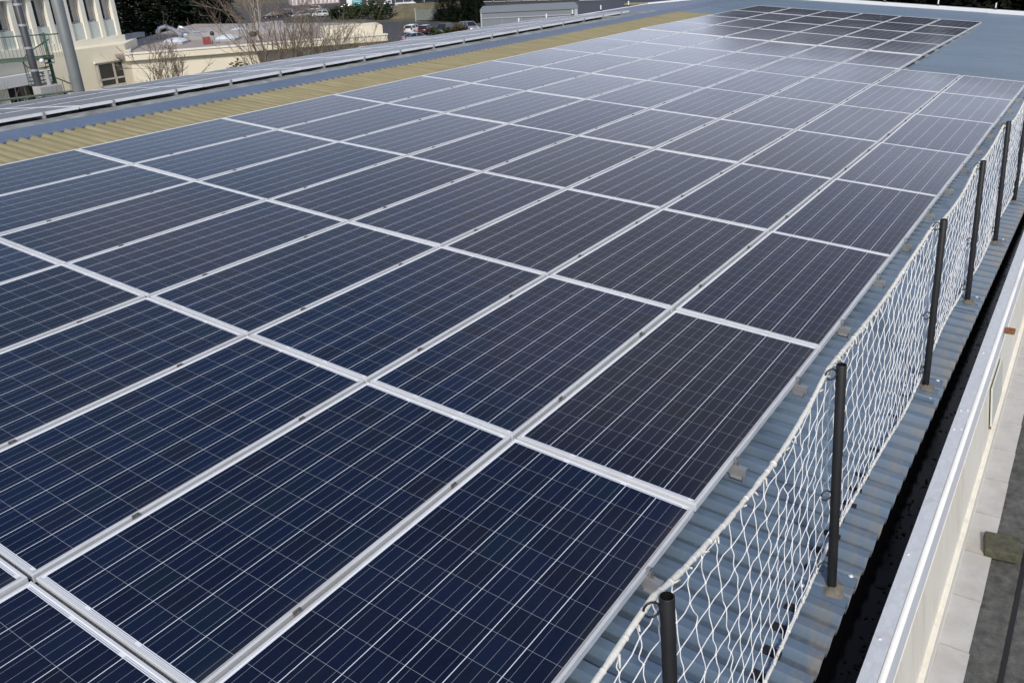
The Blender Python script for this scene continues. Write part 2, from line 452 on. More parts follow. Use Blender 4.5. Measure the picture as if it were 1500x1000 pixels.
# ------------------------------------------------------------------ mesh helpers
class MB:
    def __init__(s): s.v, s.f = [], []
    def add(s, vs, fs):
        n = len(s.v)
        s.v += [tuple(p) for p in vs]
        s.f += [tuple(i + n for i in q) for q in fs]
        return s
    def box(s, x0, x1, y0, y1, z0, z1):
        vs = [(x0, y0, z0), (x1, y0, z0), (x1, y1, z0), (x0, y1, z0), (x0, y0, z1), (x1, y0, z1), (x1, y1, z1), (x0, y1, z1)]
        return s.add(vs, [(3, 2, 1, 0), (4, 5, 6, 7), (0, 1, 5, 4), (1, 2, 6, 5), (2, 3, 7, 6), (3, 0, 4, 7)])
    def obox(s, o, a, b, c):
        """box from corner o spanned by vectors a, b, c"""
        o, a, b, c = Vector(o), Vector(a), Vector(b), Vector(c)
        vs = [o, o + a, o + a + b, o + b, o + c, o + a + c, o + a + b + c, o + b + c]
        fs = [(3, 2, 1, 0), (4, 5, 6, 7), (0, 1, 5, 4), (1, 2, 6, 5), (2, 3, 7, 6), (3, 0, 4, 7)]
        if a.cross(b).dot(c) < 0: fs = [q[::-1] for q in fs]
        return s.add(vs, fs)
    def prism(s, poly, z0, z1):
        n = len(poly)
        vs = [(p[0], p[1], z0) for p in poly] + [(p[0], p[1], z1) for p in poly]
        fs = [tuple(range(n))[::-1], tuple(range(n, 2 * n))] + [(i, (i + 1) % n, n + (i + 1) % n, n + i) for i in range(n)]
        return s.add(vs, fs)
    def tube(s, pts, r, k=6, cap=True, closed=False):
        pts = [Vector(p) for p in pts]
        n = len(pts)
        rs = r if isinstance(r, (list, tuple)) else [r] * n
        base = len(s.v)
        up = None
        for i, p in enumerate(pts):
            if closed: t = pts[(i + 1) % n] - pts[i - 1]
            else: t = pts[min(i + 1, n - 1)] - pts[max(i - 1, 0)]
            if t.length < 1e-9: t = Vector((0, 0, 1))
            t.normalize()
            if up is None:
                up = Vector((0, 0, 1)) if abs(t.z) < 0.9 else Vector((1, 0, 0))
            a = up - t * up.dot(t)
            if a.length < 1e-6: a = t.orthogonal()
            a.normalize(); up = a
            b = t.cross(a)
            for j in range(k):
                an = 2 * PI * j / k
                s.v.append(tuple(p + (a * math.cos(an) + b * math.sin(an)) * rs[i]))
        m = n if closed else n - 1
        for i in range(m):
            for j in range(k):
                i2 = (i + 1) % n
                s.f.append((base + i * k + j, base + i * k + (j + 1) % k, base + i2 * k + (j + 1) % k, base + i2 * k + j))
        if cap and not closed:
            s.f.append(tuple(base + j for j in range(k))[::-1])
            s.f.append(tuple(base + (n - 1) * k + j for j in range(k)))
        return s
    def ball(s, c, r, k=6, m=4, sz=1.0):
        c = Vector(c); base = len(s.v)
        for i in range(m + 1):
            th = PI * i / m
            for j in range(k):
                ph = 2 * PI * j / k
                s.v.append((c.x + r * math.sin(th) * math.cos(ph), c.y + r * math.sin(th) * math.sin(ph), c.z + r * sz * math.cos(th)))
        for i in range(m):
            for j in range(k):
                s.f.append((base + i * k + j, base + (i + 1) * k + j, base + (i + 1) * k + (j + 1) % k, base + i * k + (j + 1) % k))
        return s
    def xf(s, mat):
        s.v = [tuple(mat @ Vector(p)) for p in s.v]
        return s
    def mesh(s, name, mat, smooth=False):
        me = D.meshes.new(name)
        me.from_pydata(s.v, [], s.f)
        me.materials.append(mat)
        if smooth:
            for p in me.polygons: p.use_smooth = True
        me.update()
        return me
    def obj(s, name, mat, parent=None, smooth=False, bevel=0.0):
        me = s.mesh(name, mat, smooth)
        o = D.objects.new(name, me)
        COL.objects.link(o)
        if parent is not None: o.parent = parent
        if bevel:
            b = o.modifiers.new("bevel", 'BEVEL')
            b.width = bevel; b.segments = 2; b.limit_method = 'ANGLE'; b.angle_limit = math.radians(40)
        return o

def tag(o, label=None, cat=None, group=None, kind=None):
    if label: o['label'] = label
    if cat: o['category'] = cat
    if group: o['group'] = group
    if kind: o['kind'] = kind
    return o
def thing(name, label, cat, mat=None, group=None):
    o = D.objects.new(name, None)
    COL.objects.link(o)
    o.empty_display_size = 0.2
    if mat is not None: o.matrix_basis = mat
    return tag(o, label, cat, group)
def put(name, mesh, parent, mat=None):
    o = D.objects.new(name, mesh)
    COL.objects.link(o)
    o.parent = parent
    if mat is not None: o.matrix_basis = mat
    return o
def dup_tree(o, parent=None):
    c = o.copy()
    COL.objects.link(c)
    if parent is not None:
        c.parent = parent
        c.matrix_basis = o.matrix_basis
    for ch in o.children:
        dup_tree(ch, c)
    return c

ORD = ['', 'first', 'second', 'third', 'fourth', 'fifth', 'sixth', 'seventh', 'eighth', 'ninth', 'tenth', 'eleventh',
       'twelfth', 'thirteenth', 'fourteenth', 'fifteenth', 'sixteenth']
TH = math.radians(4.2)
ROOF = Matrix.Rotation(TH, 4, 'X')            # roof plane: x along the eave, y up the slope, z off the panels
PU, PV = 1.976, 1.0155                        # panel pitch along the eave and up the slope
GZ = -10.0

# ------------------------------------------------------------------ ground
def sheet(name, poly, z, mat):
    mb = MB()
    n = len(poly)
    mb.add([(p[0], p[1], z) for p in poly], [tuple(range(n))])
    return tag(mb.obj(name, mat), kind='structure')
sheet('ground', [(-900, -900), (1500, -900), (1500, 1500), (-900, 1500)], GZ, M['lawn'])
sheet('car_park_ground', [(95, 80), (125, 76), (140, 112), (140, 128), (100, 108)], GZ + 0.02, M['asphalt'])
sheet('road', [(118, 190), (140, 148), (190, 132), (240, 180), (215, 235), (150, 215)], GZ + 0.03, M['asphalt'])

# ------------------------------------------------------------------ the building under the panels
bld = thing('industrial_building', 'long building with a low pitched blue corrugated metal roof under the solar panels', 'building')
roofroot = bld
def corrug(x0, x1, y0, y1, z0, amp, pitch, mat, name, round_=False, ystep=None):
    mb = MB()
    prof = []
    n = int(round((x1 - x0) / pitch))
    if round_:
        for i in range(n * 10 + 1):
            x = x0 + i * pitch / 10
            prof.append((x, z0 + amp * abs(math.sin(PI * i / 10)) ** 0.55))
    else:
        for i in range(n):
            b = x0 + i * pitch
            prof += [(b, z0), (b + pitch * 0.34, z0), (b + pitch * 0.50, z0 + amp), (b + pitch * 0.84, z0 + amp)]
        prof.append((x0 + n * pitch, z0))
    m = len(prof)
    ys = [y0, y1]
    for y in ys:
        mb.v += [(p[0], y, p[1]) for p in prof]
    for i in range(m - 1):
        mb.f.append((i, i + 1, m + i + 1, m + i))
    # thickness at the lower edge
    mb.v += [(p[0], y0, p[1] - 0.004) for p in prof]
    for i in range(m - 1):
        mb.f.append((2 * m + i, 2 * m + i + 1, i + 1, i))
    o = mb.obj(name, mat, roofroot, smooth=round_)
    o.matrix_basis = ROOF
    return o
XR0, XR1 = -5.04, 27.16
RP = 0.14
VR = -0.130
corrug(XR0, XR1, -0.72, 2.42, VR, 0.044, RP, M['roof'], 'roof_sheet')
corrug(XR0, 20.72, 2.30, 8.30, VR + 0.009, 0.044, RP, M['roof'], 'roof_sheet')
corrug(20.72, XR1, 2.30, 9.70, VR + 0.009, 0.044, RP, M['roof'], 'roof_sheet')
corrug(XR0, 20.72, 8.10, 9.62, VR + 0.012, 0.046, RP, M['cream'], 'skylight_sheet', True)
# ridge cap: blue wing lying over the corrugations
mb = MB()
mb.add([(XR0, 9.32, -0.076), (XR1, 9.32, -0.076), (XR1, 9.74, -0.052), (XR0, 9.74, -0.052), (XR0, 9.76, -0.066), (XR1, 9.76, -0.066),
        (XR0, 9.32, -0.090), (XR1, 9.32, -0.090)],
       [(0, 1, 2, 3), (3, 2, 5, 4), (6, 7, 1, 0)])
for i in range(96):
    x = XR0 + 0.2 + i * 0.335
    mb.ball((x, 9.42 + 0.2 * (i % 2), -0.068 + 0.012 * (i % 2)), 0.010, 6, 3)
rc = mb.obj('ridge_cap', M['flash'], roofroot); rc.matrix_basis = ROOF
RZ = (ROOF @ Vector((0, 9.75, -0.07)))        # ridge line in world
# other slope
SL2 = Matrix.Translation((0, RZ.y, RZ.z)) @ Matrix.Rotation(-TH, 4, 'X')
mb = MB()
n = int((XR1 - XR0) / 0.14)
for side, (ya, yb) in enumerate([(0.0, 3.62)]):
    prof = []
    for i in range(n):
        b = XR0 + i * 0.14
        prof += [(b, -0.02), (b + 0.056, -0.02), (b + 0.075, 0.0), (b + 0.121, 0.0)]
    m = len(prof)
    mb.v += [(p[0], ya, p[1]) for p in prof] + [(p[0], yb, p[1]) for p in prof]
    mb.f += [(i, i + 1, m + i + 1, m + i) for i in range(m - 1)]
o = mb.obj('far_roof_slope', M['moss'], roofroot); o.matrix_basis = SL2
mb = MB()
rr_ = random.Random(3)
nn = 160
for i in range(nn + 1):
    x = XR0 + (20.2 - XR0) * i / nn
    for y, z in ((-0.03, -0.01), (0.0, 0.014), (0.10, 0.040), (0.24, 0.052), (0.32, 0.03)):
        mb.v.append((x, y + rr_.uniform(-.006, .006), z + rr_.uniform(-.004, .004)))
for i in range(nn):
    for k in range(4):
        mb.f.append((i * 5 + k, i * 5 + 5 + k, i * 5 + 6 + k, i * 5 + 1 + k))
o = mb.obj('ridge_cap', M['moss'], roofroot); o.matrix_basis = SL2
# the blue stretch of the far slope past its panels, and the white edge trims
mb = MB().box(20.2, XR1, 0.01, 3.55, 0.002, 0.014)
o = mb.obj('roof_sheet', M['flash'], roofroot); o.matrix_basis = SL2
mb = MB().box(XR0, XR1 + 0.06, 3.56, 3.72, -0.05, 0.035)
o = mb.obj('edge_trim', M['white'], roofroot, bevel=0.008); o.matrix_basis = SL2
mb = MB().box(26.92, 27.20, -0.75, 9.72, -0.16, 0.005)
o = mb.obj('edge_trim', M['white'], roofroot, bevel=0.01); o.matrix_basis = ROOF
mb = MB().box(26.92, 27.20, 0.02, 3.55, -0.05, 0.06)
o = mb.obj('edge_trim', M['white'], roofroot, bevel=0.01); o.matrix_basis = SL2
# walls under the roof
mb = MB().prism([(-5, -0.70), (27, -0.70), (27, 13.2), (-5, 13.2)], GZ, -0.42)
mb.obj('wall', M['renderpale'], bld)
# box gutter: liner, standing water and parapet, slightly out of parallel with the eave
SK = Matrix.Translation((-0.5, -0.853, 0)) @ Matrix.Rotation(math.radians(0.62), 4, 'Z') @ Matrix.Translation((0.5, 0, 0))
x0, x1 = -5.0, 27.2
mb = MB()
mb.add([(x0, 0.20, -0.215), (x1, -0.10, -0.215), (x1, -0.10, -0.36), (x0, 0.20, -0.36), (x0, -0.002, -0.36), (x1, -0.002, -0.36), (x0, -0.002, -0.115), (x1, -0.002, -0.115)],
       [(0, 1, 2, 3), (3, 2, 5, 4), (4, 5, 7, 6)])
mb.v[1] = (x1, 0.08, -0.215); mb.v[2] = (x1, 0.08, -0.36)
o = mb.obj('gutter_liner', M['bitumen'], bld); o.matrix_basis = SK
mb = MB()
mb.add([(x0, 0.001, -0.318), (x1, 0.001, -0.318), (x1, 0.078, -0.318), (x0, 0.19, -0.318)], [(0, 1, 2, 3)])
o = mb.obj('standing_water', M['water'], bld); o.matrix_basis = SK
db = MB()
q = random.Random(31)
for _ in range(420):
    x = -1.8 + 11 * q.random() ** 1.4
    y = q.uniform(0.004, 0.10)
    z = -0.316 + q.uniform(0, .004)
    an, L = q.uniform(0, 6.3), q.uniform(0.004, 0.016)
    a_ = Vector((math.cos(an) * L, math.sin(an) * L, q.uniform(-.003, .003))); b_ = Vector((-math.sin(an) * L * .5, math.cos(an) * L * .5, q.uniform(-.002, .003)))
    c_ = Vector((x, y, z))
    db.add([c_ - a_, c_ + b_, c_ + a_, c_ - b_], [(0, 1, 2, 3)])
o = db.obj('gutter_debris', plain("rotting_leaf_debris", (0.035, 0.028, 0.018), 0.9, 0, 0.5, 40), bld); o.matrix_basis = SK
o['kind'] = 'stuff'
# galvanised flat cap in lengths, with rivets
mb = MB()
xs = [-5.0, -2.4, 1.62, 5.6, 9.6, 13.6, 17.6, 21.6, 27.2]
for i in range(len(xs) - 1):
    dz = 0.0025 * (i % 2)
    mb.box(xs[i], xs[i + 1] + 0.03, -0.058, 0.004, -0.112 + dz, -0.107 + dz)
capo = mb.obj('gutter_cap', M['galv'], bld); capo.matrix_basis = SK
mb = MB()
for xx, yy in [(0.28, -0.012), (1.50, -0.012), (1.52, -0.044), (1.74, -0.012), (1.76, -0.044), (2.6, -0.02), (3.4, -0.012), (4.4, -0.02), (5.5, -0.012), (5.52, -0.044), (6.6, -0.02), (7.6, -0.02), (-0.3, -0.02)]:
    mb.ball((xx, yy, -0.104), 0.0075, 8, 4, 0.6)
o = mb.obj('rivet', M['galv'], capo, True)
mb = MB().tube([(x0, -0.071, -0.118), (x1, -0.071, -0.118)], 0.0135, 10)
o = mb.obj('rolled_edge', M['whitebead'], bld, True); o.matrix_basis = SK
mb = MB()
mb.box(x0, x1, -0.082, -0.070, -0.50, -0.122)
o = mb.obj('parapet_panel', M['whiteband'], bld); o.matrix_basis = SK
mb = MB()                                                        # sloping cream cladding panels with thin joints
for i, xa in enumerate([-4.4, -0.9, 1.72, 4.35, 7.0, 9.6, 13.0, 16.4, 20, 23.6]):
    xb = [-0.9, 1.72, 4.35, 7.0, 9.6, 13.0, 16.4, 20, 23.6, 27.2][i]
    xa += 0.004
    mb.obox((xa, -0.086, -0.40), (xb - xa - 0.004, 0, 0), (0, -0.060, -0.42), (0, 0.010, -0.004))
o = mb.obj('cladding_panel', M['creampanel'], bld, bevel=0.003); o.matrix_basis = SK
mb = MB().box(x0, x1, -0.168, -0.130, -1.30, -0.80)
o = mb.obj('cladding_band', M['creampanel'], bld, bevel=0.004); o.matrix_basis = SK
mb = MB().obox((2.76, -0.098, -0.42), (0.56, 0, 0), (0, -0.040, -0.28), (0, -0.012, 0.002))
o = mb.obj('pale_cover_panel', M['palepanel'], bld, bevel=0.004); o.matrix_basis = SK
mb = MB()
mb.obox((2.757, -0.1345, -0.704), (0.12, 0, 0), (0, -0.002, -0.010), (0, -0.011, 0.002))
o = mb.obj('rust_streak', M['rust'], bld); o.matrix_basis = SK
mb = MB().box(3.30, 3.36, -0.150, -0.085, -0.235, -0.205).box(3.30, 3.308, -0.150, -0.085, -0.205, -0.190)
o = mb.obj('bracket', M['rust'], bld, bevel=0.004); o.matrix_basis = SK
# lower felted roof with paving slabs
lb = thing('annexe_building', 'lower annexe with a dark mineral felt roof beside the cream parapet', 'building')
MB().prism([(-6, -7.5), (28, -7.5), (28, -0.98), (-6, -1.035)], GZ, -1.22).obj('roof', M['felt'], lb)
mb = MB()
for yy in (-1.32, -2.30, -3.28):
    mb.box(-6, 28, yy - 0.012, yy + 0.012, -1.219, -1.212)
mb.obj('felt_seam', M['dark_fill'], lb)
mb = MB().add([(-1.2, -1.175, -1.2165), (8.0, -1.06, -1.2165), (8.0, -0.99, -1.2165), (-1.2, -1.04, -1.2165)], [(0, 1, 2, 3)])
mb.obj('dark_joint_sheet', M['dark_fill'], lb)  # black sheet added under the slabs so their joints read dark
sl = MB().box(-0.222, 0.222, -0.062, 0.090, 0, 0.035)
first = None
xx = -0.55
k = 0
names = ['nearest pale paving slab at the foot of the cream parapet', 'second nearest pale paving slab along the parapet foot']
while xx < 7.6:
    gap = 0.02
    o = D.objects.new('paving_slab', first) if first else sl.obj('paving_slab', M['slab'], bevel=0.004)
    if first: COL.objects.link(o)
    first = o.data
    y = -1.100 + 0.0125 * (xx - 0.5) + rnd.uniform(-0.002, 0.002)
    o.location = (xx, y, -1.2155 + rnd.uniform(0, 0.006))
    o.rotation_euler = (rnd.uniform(-.01, .01), rnd.uniform(-.006, .006), rnd.uniform(-.012, .012) + 0.012)
    if k < 6: lab = ['pale paving slab nearest the camera at the parapet foot', 'second pale paving slab from the camera, short of the mossy block',
                     'third pale paving slab from the camera, short of the mossy block', 'fourth pale paving slab from the camera, short of the mossy block', 'pale paving slab touching the near side of the mossy block', 'pale paving slab half under the mossy block'][k]
    else: lab = '%s pale paving slab past the mossy block at the parapet foot' % ORD[k - 5]
    tag(o, lab, 'paving slab', 'paving slabs along the parapet foot')
    xx += 0.462
    k += 1
mb = MB().box(-0.10, 0.10, -0.10, 0.10, 0, 0.07)
o = mb.obj('mossy_block', M['mossblock'], bevel=0.012)
o.location = (2.10, -1.185, -1.195); o.rotation_euler = (0, 0, 0.15)
tag(o, 'dark mossy concrete block lying across the pale paving slabs', 'block')

# ------------------------------------------------------------------ roof edge pins
pin = MB().box(-0.035, 0.035, -0.035, 0.035, -0.01, 0.05).mesh('pin_base', M['dark'])
pin2 = MB().box(-0.016, 0.016, -0.016, 0.016, 0.05, 0.18).mesh('pin_rod', M['white'])
def edge_pin(loc, label, group):
    t = thing('roof_pin', label, 'roof pin', Matrix.Translation(loc), group)
    put('base', pin, t); put('rod', pin2, t)
for i, yv in enumerate((8.45, 6.85, 5.27, 3.72, 2.15)):
    p = ROOF @ Vector((27.06, yv, 0.01))
    edge_pin(p, 'small white pin on the far white roof edge, %s from the left' % ORD[i + 1], 'white pins on the far roof edge')
for i, xv in enumerate((18.7, 20.2, 21.75, 23.6, 25.6)):
    p = SL2 @ Vector((xv, 3.64, 0.036))
    edge_pin(p, 'small white pin beyond the ridge panels, %s from the left' % ORD[i + 1], 'white pins along the edge beyond the ridge')

# ------------------------------------------------------------------ solar panels
PL, PW, PH = 1.956, 0.989, 0.040
def frame_mesh():
    mb = MB()
    a, b, l = PL / 2, PW / 2, 0.012
    z1, z0 = 0.0, -PH
    # lip top ring, outer walls, inner walls (mitred)
    o = [(-a, -b), (a, -b), (a, b), (-a, b)]
    i = [(-a + l, -b + l), (a - l, -b + l), (a - l, b - l), (-a + l, b - l)]
    e = 0.0012
    oo = [(-a + e, -b + e), (a - e, -b + e), (a - e, b - e), (-a + e, b - e)]
    vs = [(p[0], p[1], z0) for p in o] + [(p[0], p[1], z1 - e) for p in o] + [(p[0], p[1], z1) for p in oo] + \
         [(p[0], p[1], z1) for p in i] + [(p[0], p[1], z0) for p in i]
    fs = []
    for r in range(4):
        for k in range(4):
            k2 = (k + 1) % 4
            fs.append((r * 4 + k, r * 4 + k2, r * 4 + 4 + k2, r * 4 + 4 + k))
    for k in range(4):
        k2 = (k + 1) % 4
        fs.append((16 + k, 16 + k2, k2, k))
    return mb.add(vs, fs).mesh('frame', M['frame'])
FRAME = frame_mesh()
mb = MB()
a, b = PL / 2 - 0.0118, PW / 2 - 0.0118
mb.add([(-a, -b, -0.0022), (a, -b, -0.0022), (a, b, -0.0022), (-a, b, -0.0022), (-a, -b, -0.008), (a, -b, -0.008), (a, b, -0.008), (-a, b, -0.008)],
       [(0, 1, 2, 3), (7, 6, 5, 4)])
GLASS = mb.mesh('cell_glass', M['cells'])
GLASSD = mb.mesh('cell_glass', M['cells_dusty'])
GLASSF = mb.mesh('cell_glass', M['cells_far'])
def solar_panel(base, x, y, label, group, tilt=0.0, jit=0.10, glass=None):
    m = base @ Matrix.Translation((x, y, rnd.uniform(-0.0012, 0.0012))) \
        @ Matrix.Rotation(math.radians(tilt + rnd.gauss(0, jit * (0.5 if tilt > 0 else 1))), 4, 'Y') @ Matrix.Rotation(math.radians(rnd.gauss(0, jit)), 4, 'X')
    t = thing('solar_panel', label, 'solar panel', m, group)
    put('frame', FRAME, t); put('cell_glass', glass or GLASS, t)
    return t
ROWN = ['row along the net', 'second row from the net', 'third row from the net', 'fourth row from the net', 'fifth row from the net',
        'sixth row from the net', 'seventh row from the net', 'top row under the yellow sheets']
for r in range(8):
    last = 6 if r < 2 else 11
    for c in range(-2, last + 1):
        kf = last - c + 1
        where = '%s dark panel from the far end' % ORD[kf] if kf > 1 else 'dark panel at the far end'
        tilt = 0.42 if c >= 8 else -0.12
        lift = 0.012 - (c - 7.5) * PU * math.tan(math.radians(0.42)) if c >= 8 else 0.0       # the far sheets dip slightly
        solar_panel(ROOF @ Matrix.Translation((0, 0, lift)), (c + 0.5) * PU, (r + 0.5) * PV, '%s of the %s' % (where, ROWN[r]), 'solar panels on the near roof slope', tilt, 0.10 if c >= 6 else 0.20, GLASSF if c >= 8 else None)
FX = 3.2 - PU
FROW = ['front row just past the ridge', 'middle row past the ridge', 'farthest row past the ridge']
for r in range(3):
    for c in range(-2, 9):
        kf = 8 - c + 1
        where = '%s grey panel from the far end' % ORD[kf] if kf > 1 else 'grey panel at the far end'
        solar_panel(SL2 @ Matrix.Translation((0, 0, 0.135)), FX + (c + 0.5) * PU, 0.24 + (r + 0.5) * PV, '%s of the %s' % (where, FROW[r]),
                    'solar panels past the ridge', 0, 0.06, GLASSD)

# mounting rails with feet, end clamps, mid clamps
def rail_set(base, x, y0, y1, nrow, yrow0, label, group, zoff=0.0, feet=True):
    t = thing('mounting_rail', label, 'mounting rail', base @ Matrix.Translation((x, 0, zoff)), group)
    mb = MB().box(-0.02, 0.02, y0, y1, -0.082, -0.0425)
    mb.obj('rail', M['alu'], t)
    key = 'foot'
    if key not in MESH:
        f = MB()
        f.box(-0.017, 0.017, -0.058, -0.020, -0.0455, -0.0425)          # slotted plate under the panel edge
        f.box(-0.034, 0.004, -0.050, 0.010, -0.0935, -0.0905)           # foot flange on the crest
        f.box(-0.0205, -0.017, -0.058, 0.02, -0.0920, -0.0425)          # web
        f.box(-0.040, -0.004, -0.061, -0.058, -0.0930, -0.060)          # upright lip with the screw
        MESH['foot'] = f.mesh('rail_foot', M['alu'])
        b_ = MB().tube([(-0.028, -0.0635, -0.077), (-0.028, -0.061, -0.077)], 0.0055, 8)
        MESH['fbolt'] = b_.mesh('bolt', M['bolt'])
        e = MB()
        e.box(-0.013, 0.013, -0.0165, -0.0135, -0.042, 0.0035)
        e.box(-0.013, 0.013, -0.0165, 0.004, 0.0009, 0.0035)
        e.box(-0.013, 0.013, -0.034, -0.0135, -0.0425, -0.039)
        MESH['eclamp'] = e.mesh('end_clamp', M['alu'])
        eb = MB().tube([(0, -0.026, -0.039), (0, -0.026, -0.014)], 0.0052, 8)
        MESH['ebolt'] = eb.mesh('bolt', M['bolt'])
        c_ = MB()
        c_.box(-0.018, 0.018, -0.0100, 0.0100, -0.020, -0.010)
        c_.box(-0.018, 0.018, -0.0150, -0.0100, 0.0003, 0.0022)
        c_.box(-0.018, 0.018, 0.0100, 0.0150, 0.0003, 0.0022)
        c_.box(-0.018, 0.018, -0.0100, -0.0085, -0.010, 0.0022)
        c_.box(-0.018, 0.018, 0.0085, 0.0100, -0.010, 0.0022)
        c_.tube([(0, 0, -0.010), (0, 0, -0.001)], 0.0065, 6)
        MESH['mclamp'] = c_.mesh('mid_clamp', M['clamp'])
    if feet:
        ft = put('rail_foot', MESH['foot'], t, Matrix.Translation((0, yrow0, 0)))
        put('bolt', MESH['fbolt'], ft)
    ec = put('end_clamp', MESH['eclamp'], t, Matrix.Translation((0, yrow0 + 0.0125, 0)))
    put('bolt', MESH['ebolt'], ec)
    for r in range(1, nrow):
        put('mid_clamp', MESH['mclamp'], t, Matrix.Translation((0, yrow0 + r * PV, 0)))
    return t
MESH = {}
kk = 0
for c in range(-2, 12):
    for q in (0.49, 1.485):
        x = c * PU + q + rnd.uniform(-0.012, 0.012)
        if c <= 6:
            kk += 1
            lab = 'silver rail end and foot under the panel edge, %s past the nearest net post' % ORD[max(1, kk - 2)] if kk > 2 else \
                ['silver mounting rail just behind the nearest net post, farther one', 'silver mounting rail just behind the nearest net post, nearer one'][kk - 1]
            rail_set(ROOF, x, -0.018, 8.13, 8, 0.0, lab, 'mounting rails under the net side panels')
        else:
            k2 = (c - 7) * 2 + (1 if q < 1 else 2)
            rail_set(ROOF @ Matrix.Translation((0, 0, 0 if c < 8 else 0.012 - (x / PU - 8) * PU * 0.00733)), x, 2 * PV - 0.018, 8.13, 6, 2 * PV, 'silver rail end beside the bare blue roof, %s of ten going away' % ORD[k2],
                     'mounting rails under the far panels')
for c in range(-2, 9):
    for q in (0.49, 1.485):
        kf = (8 - c) * 2 + (2 if q < 1 else 1)
        rail_set(SL2 @ Matrix.Translation((0, 0, 0.135)), FX + c * PU + q, 0.245, 0.24 + 3 * PV + 0.05, 3, 0.24,
                 'silver mounting rail under the panels past the ridge, %s from the far end' % (ORD + ['seventeenth', 'eighteenth', 'nineteenth', 'twentieth', 'twenty first', 'twenty second'])[kf],
                 'mounting rails under the ridge panels', 0.0, False)

# ------------------------------------------------------------------ net posts
posts = [(-1.549, -0.606, 0.0), (-0.055, -0.640, 0.0), (2.025, -0.622, 0.0), (3.577, -0.622, 0.0), (5.124, -0.615, 0.0), (6.56, -0.605, 0.0), (8.06, -0.60, 0), (9.55, -0.60, 0)]
def pbase(x, v): return ROOF @ Vector((x, v, VR))
def make_post():
    t = thing('net_post', 'x', 'post')
    H = 1.072
    mb = MB()
    k = 20
    ro, ri = 0.0195, 0.0165
    for (r, z) in ((ro, 0), (ro, H - 0.002), (ro - 0.0015, H), (ri, H), (ri, H - 0.25)):
        mb.v += [(r * math.cos(2 * PI * j / k), r * math.sin(2 * PI * j / k), z) for j in range(k)]
    for i in range(4):
        for j in range(k):
            mb.f.append((i * k + j, i * k + (j + 1) % k, i * k + k + (j + 1) % k, i * k + k + j))
    mb.f.append(tuple(4 * k + j for j in range(k)))
    mb.obj('tube', M['post'], t, True).modifiers.new('es', 'EDGE_SPLIT').split_angle = math.radians(50)
    for zz in (H - 0.035, 0.50, 0.15):
        mb = MB()
        cen = Vector((-0.026, 0.030, zz))
        ax = Vector((-0.65, 0.76, 0))
        pts = [cen + ax * 0.021 * math.cos(an) + Vector((0.12 * math.sin(an) * 0.02, 0.0, 0.021 * math.sin(an))) for an in [2 * PI * i / 18 for i in range(17)]]
        mb.tube(pts, 0.0032, 6)
        mb.tube([cen - ax * 0.021, cen - ax * 0.034], 0.0042, 6)
        mb.obj('eye_ring', M['post'], t, True)
    return t
post0 = make_post()
mast = MB()
for i in range(4):
    pass
def base_plate(t):
    mb = MB()
    mb.box(-0.16, 0.15, -0.075, 0.13, -0.004, 0.0335)
    mb.obj('base_plate', M['roof'], t, bevel=0.003)
    for px, py in ((-0.13, -0.05), (-0.12, 0.09), (0.12, -0.045), (0.11, 0.1), (-0.06, 0.11)):
        mb = MB()
        mb.tube([(px, py, 0.0335), (px, py, 0.0365)], 0.012, 10)
        mb.ball((px, py, 0.0365), 0.0065, 8, 4, 0.7)
        mb.obj('rivet', M['galv'], t, True)
    mb = MB()
    k, rr = 26, random.Random(5)
    rad = [0.060 + 0.010 * math.sin(2 * PI * j / k * 2 + 1) + 0.008 * math.sin(2 * PI * j / k * 5) + rr.uniform(-0.003, 0.003) for j in range(k)]
    rings = [(1.0, 0.0345), (0.8, 0.043), (0.5, 0.047), (0.32, 0.052), (0.2, 0.050)]
    for fr, z in rings:
        mb.v += [(rad[j] * fr * math.cos(2 * PI * j / k) if fr > .4 else 0.062 * fr * math.cos(2 * PI * j / k),
                  (rad[j] * fr * math.sin(2 * PI * j / k) * 0.92 - 0.006) if fr > .4 else 0.062 * fr * math.sin(2 * PI * j / k), z + rr.uniform(-0.0015, 0.0015)) for j in range(k)]
    for i in range(len(rings) - 1):
        for j in range(k):
            mb.f.append((i * k + j, i * k + (j + 1) % k, i * k + k + (j + 1) % k, i * k + k + j))
    mb.obj('mastic_collar', M['mastic'], t, True)
bp = D.objects.new('tmp', None); COL.objects.link(bp)
base_plate(bp)
PLAB = ['black steel net post nearest the camera, its open top beside the rope', 'black steel net post with the tan mastic foot beside the open gutter',
        'third black steel net post from the camera', 'fourth black steel net post from the camera', 'fifth black steel net post from the camera',
        'sixth black steel net post from the camera, at the picture edge', 'seventh black net post from the camera', 'eighth black net post from the camera']
ptops = []
pcopies = [post0] + [dup_tree(post0) for _ in posts[1:]]
for i, (x, v, _) in enumerate(posts):
    t = pcopies[i]
    B = pbase(x, v)
    lean = Vector((-0.015, 0.062 + 0.012 * math.sin(i * 2.1), 1.07)).normalized()
    q = Vector((0, 0, 1)).rotation_difference(lean)
    t.matrix_basis = Matrix.Translation(B) @ q.to_matrix().to_4x4()
    tag(t, PLAB[i], 'post', 'black net posts along the eave')
    for ch in bp.children:
        c = dup_tree(ch, t)
        c.matrix_basis = q.to_matrix().to_4x4().inverted() @ ROOF
    ptops.append(B + lean * 1.072)
for ch in list(bp.children):
    D.objects.remove(ch)
D.objects.remove(bp)

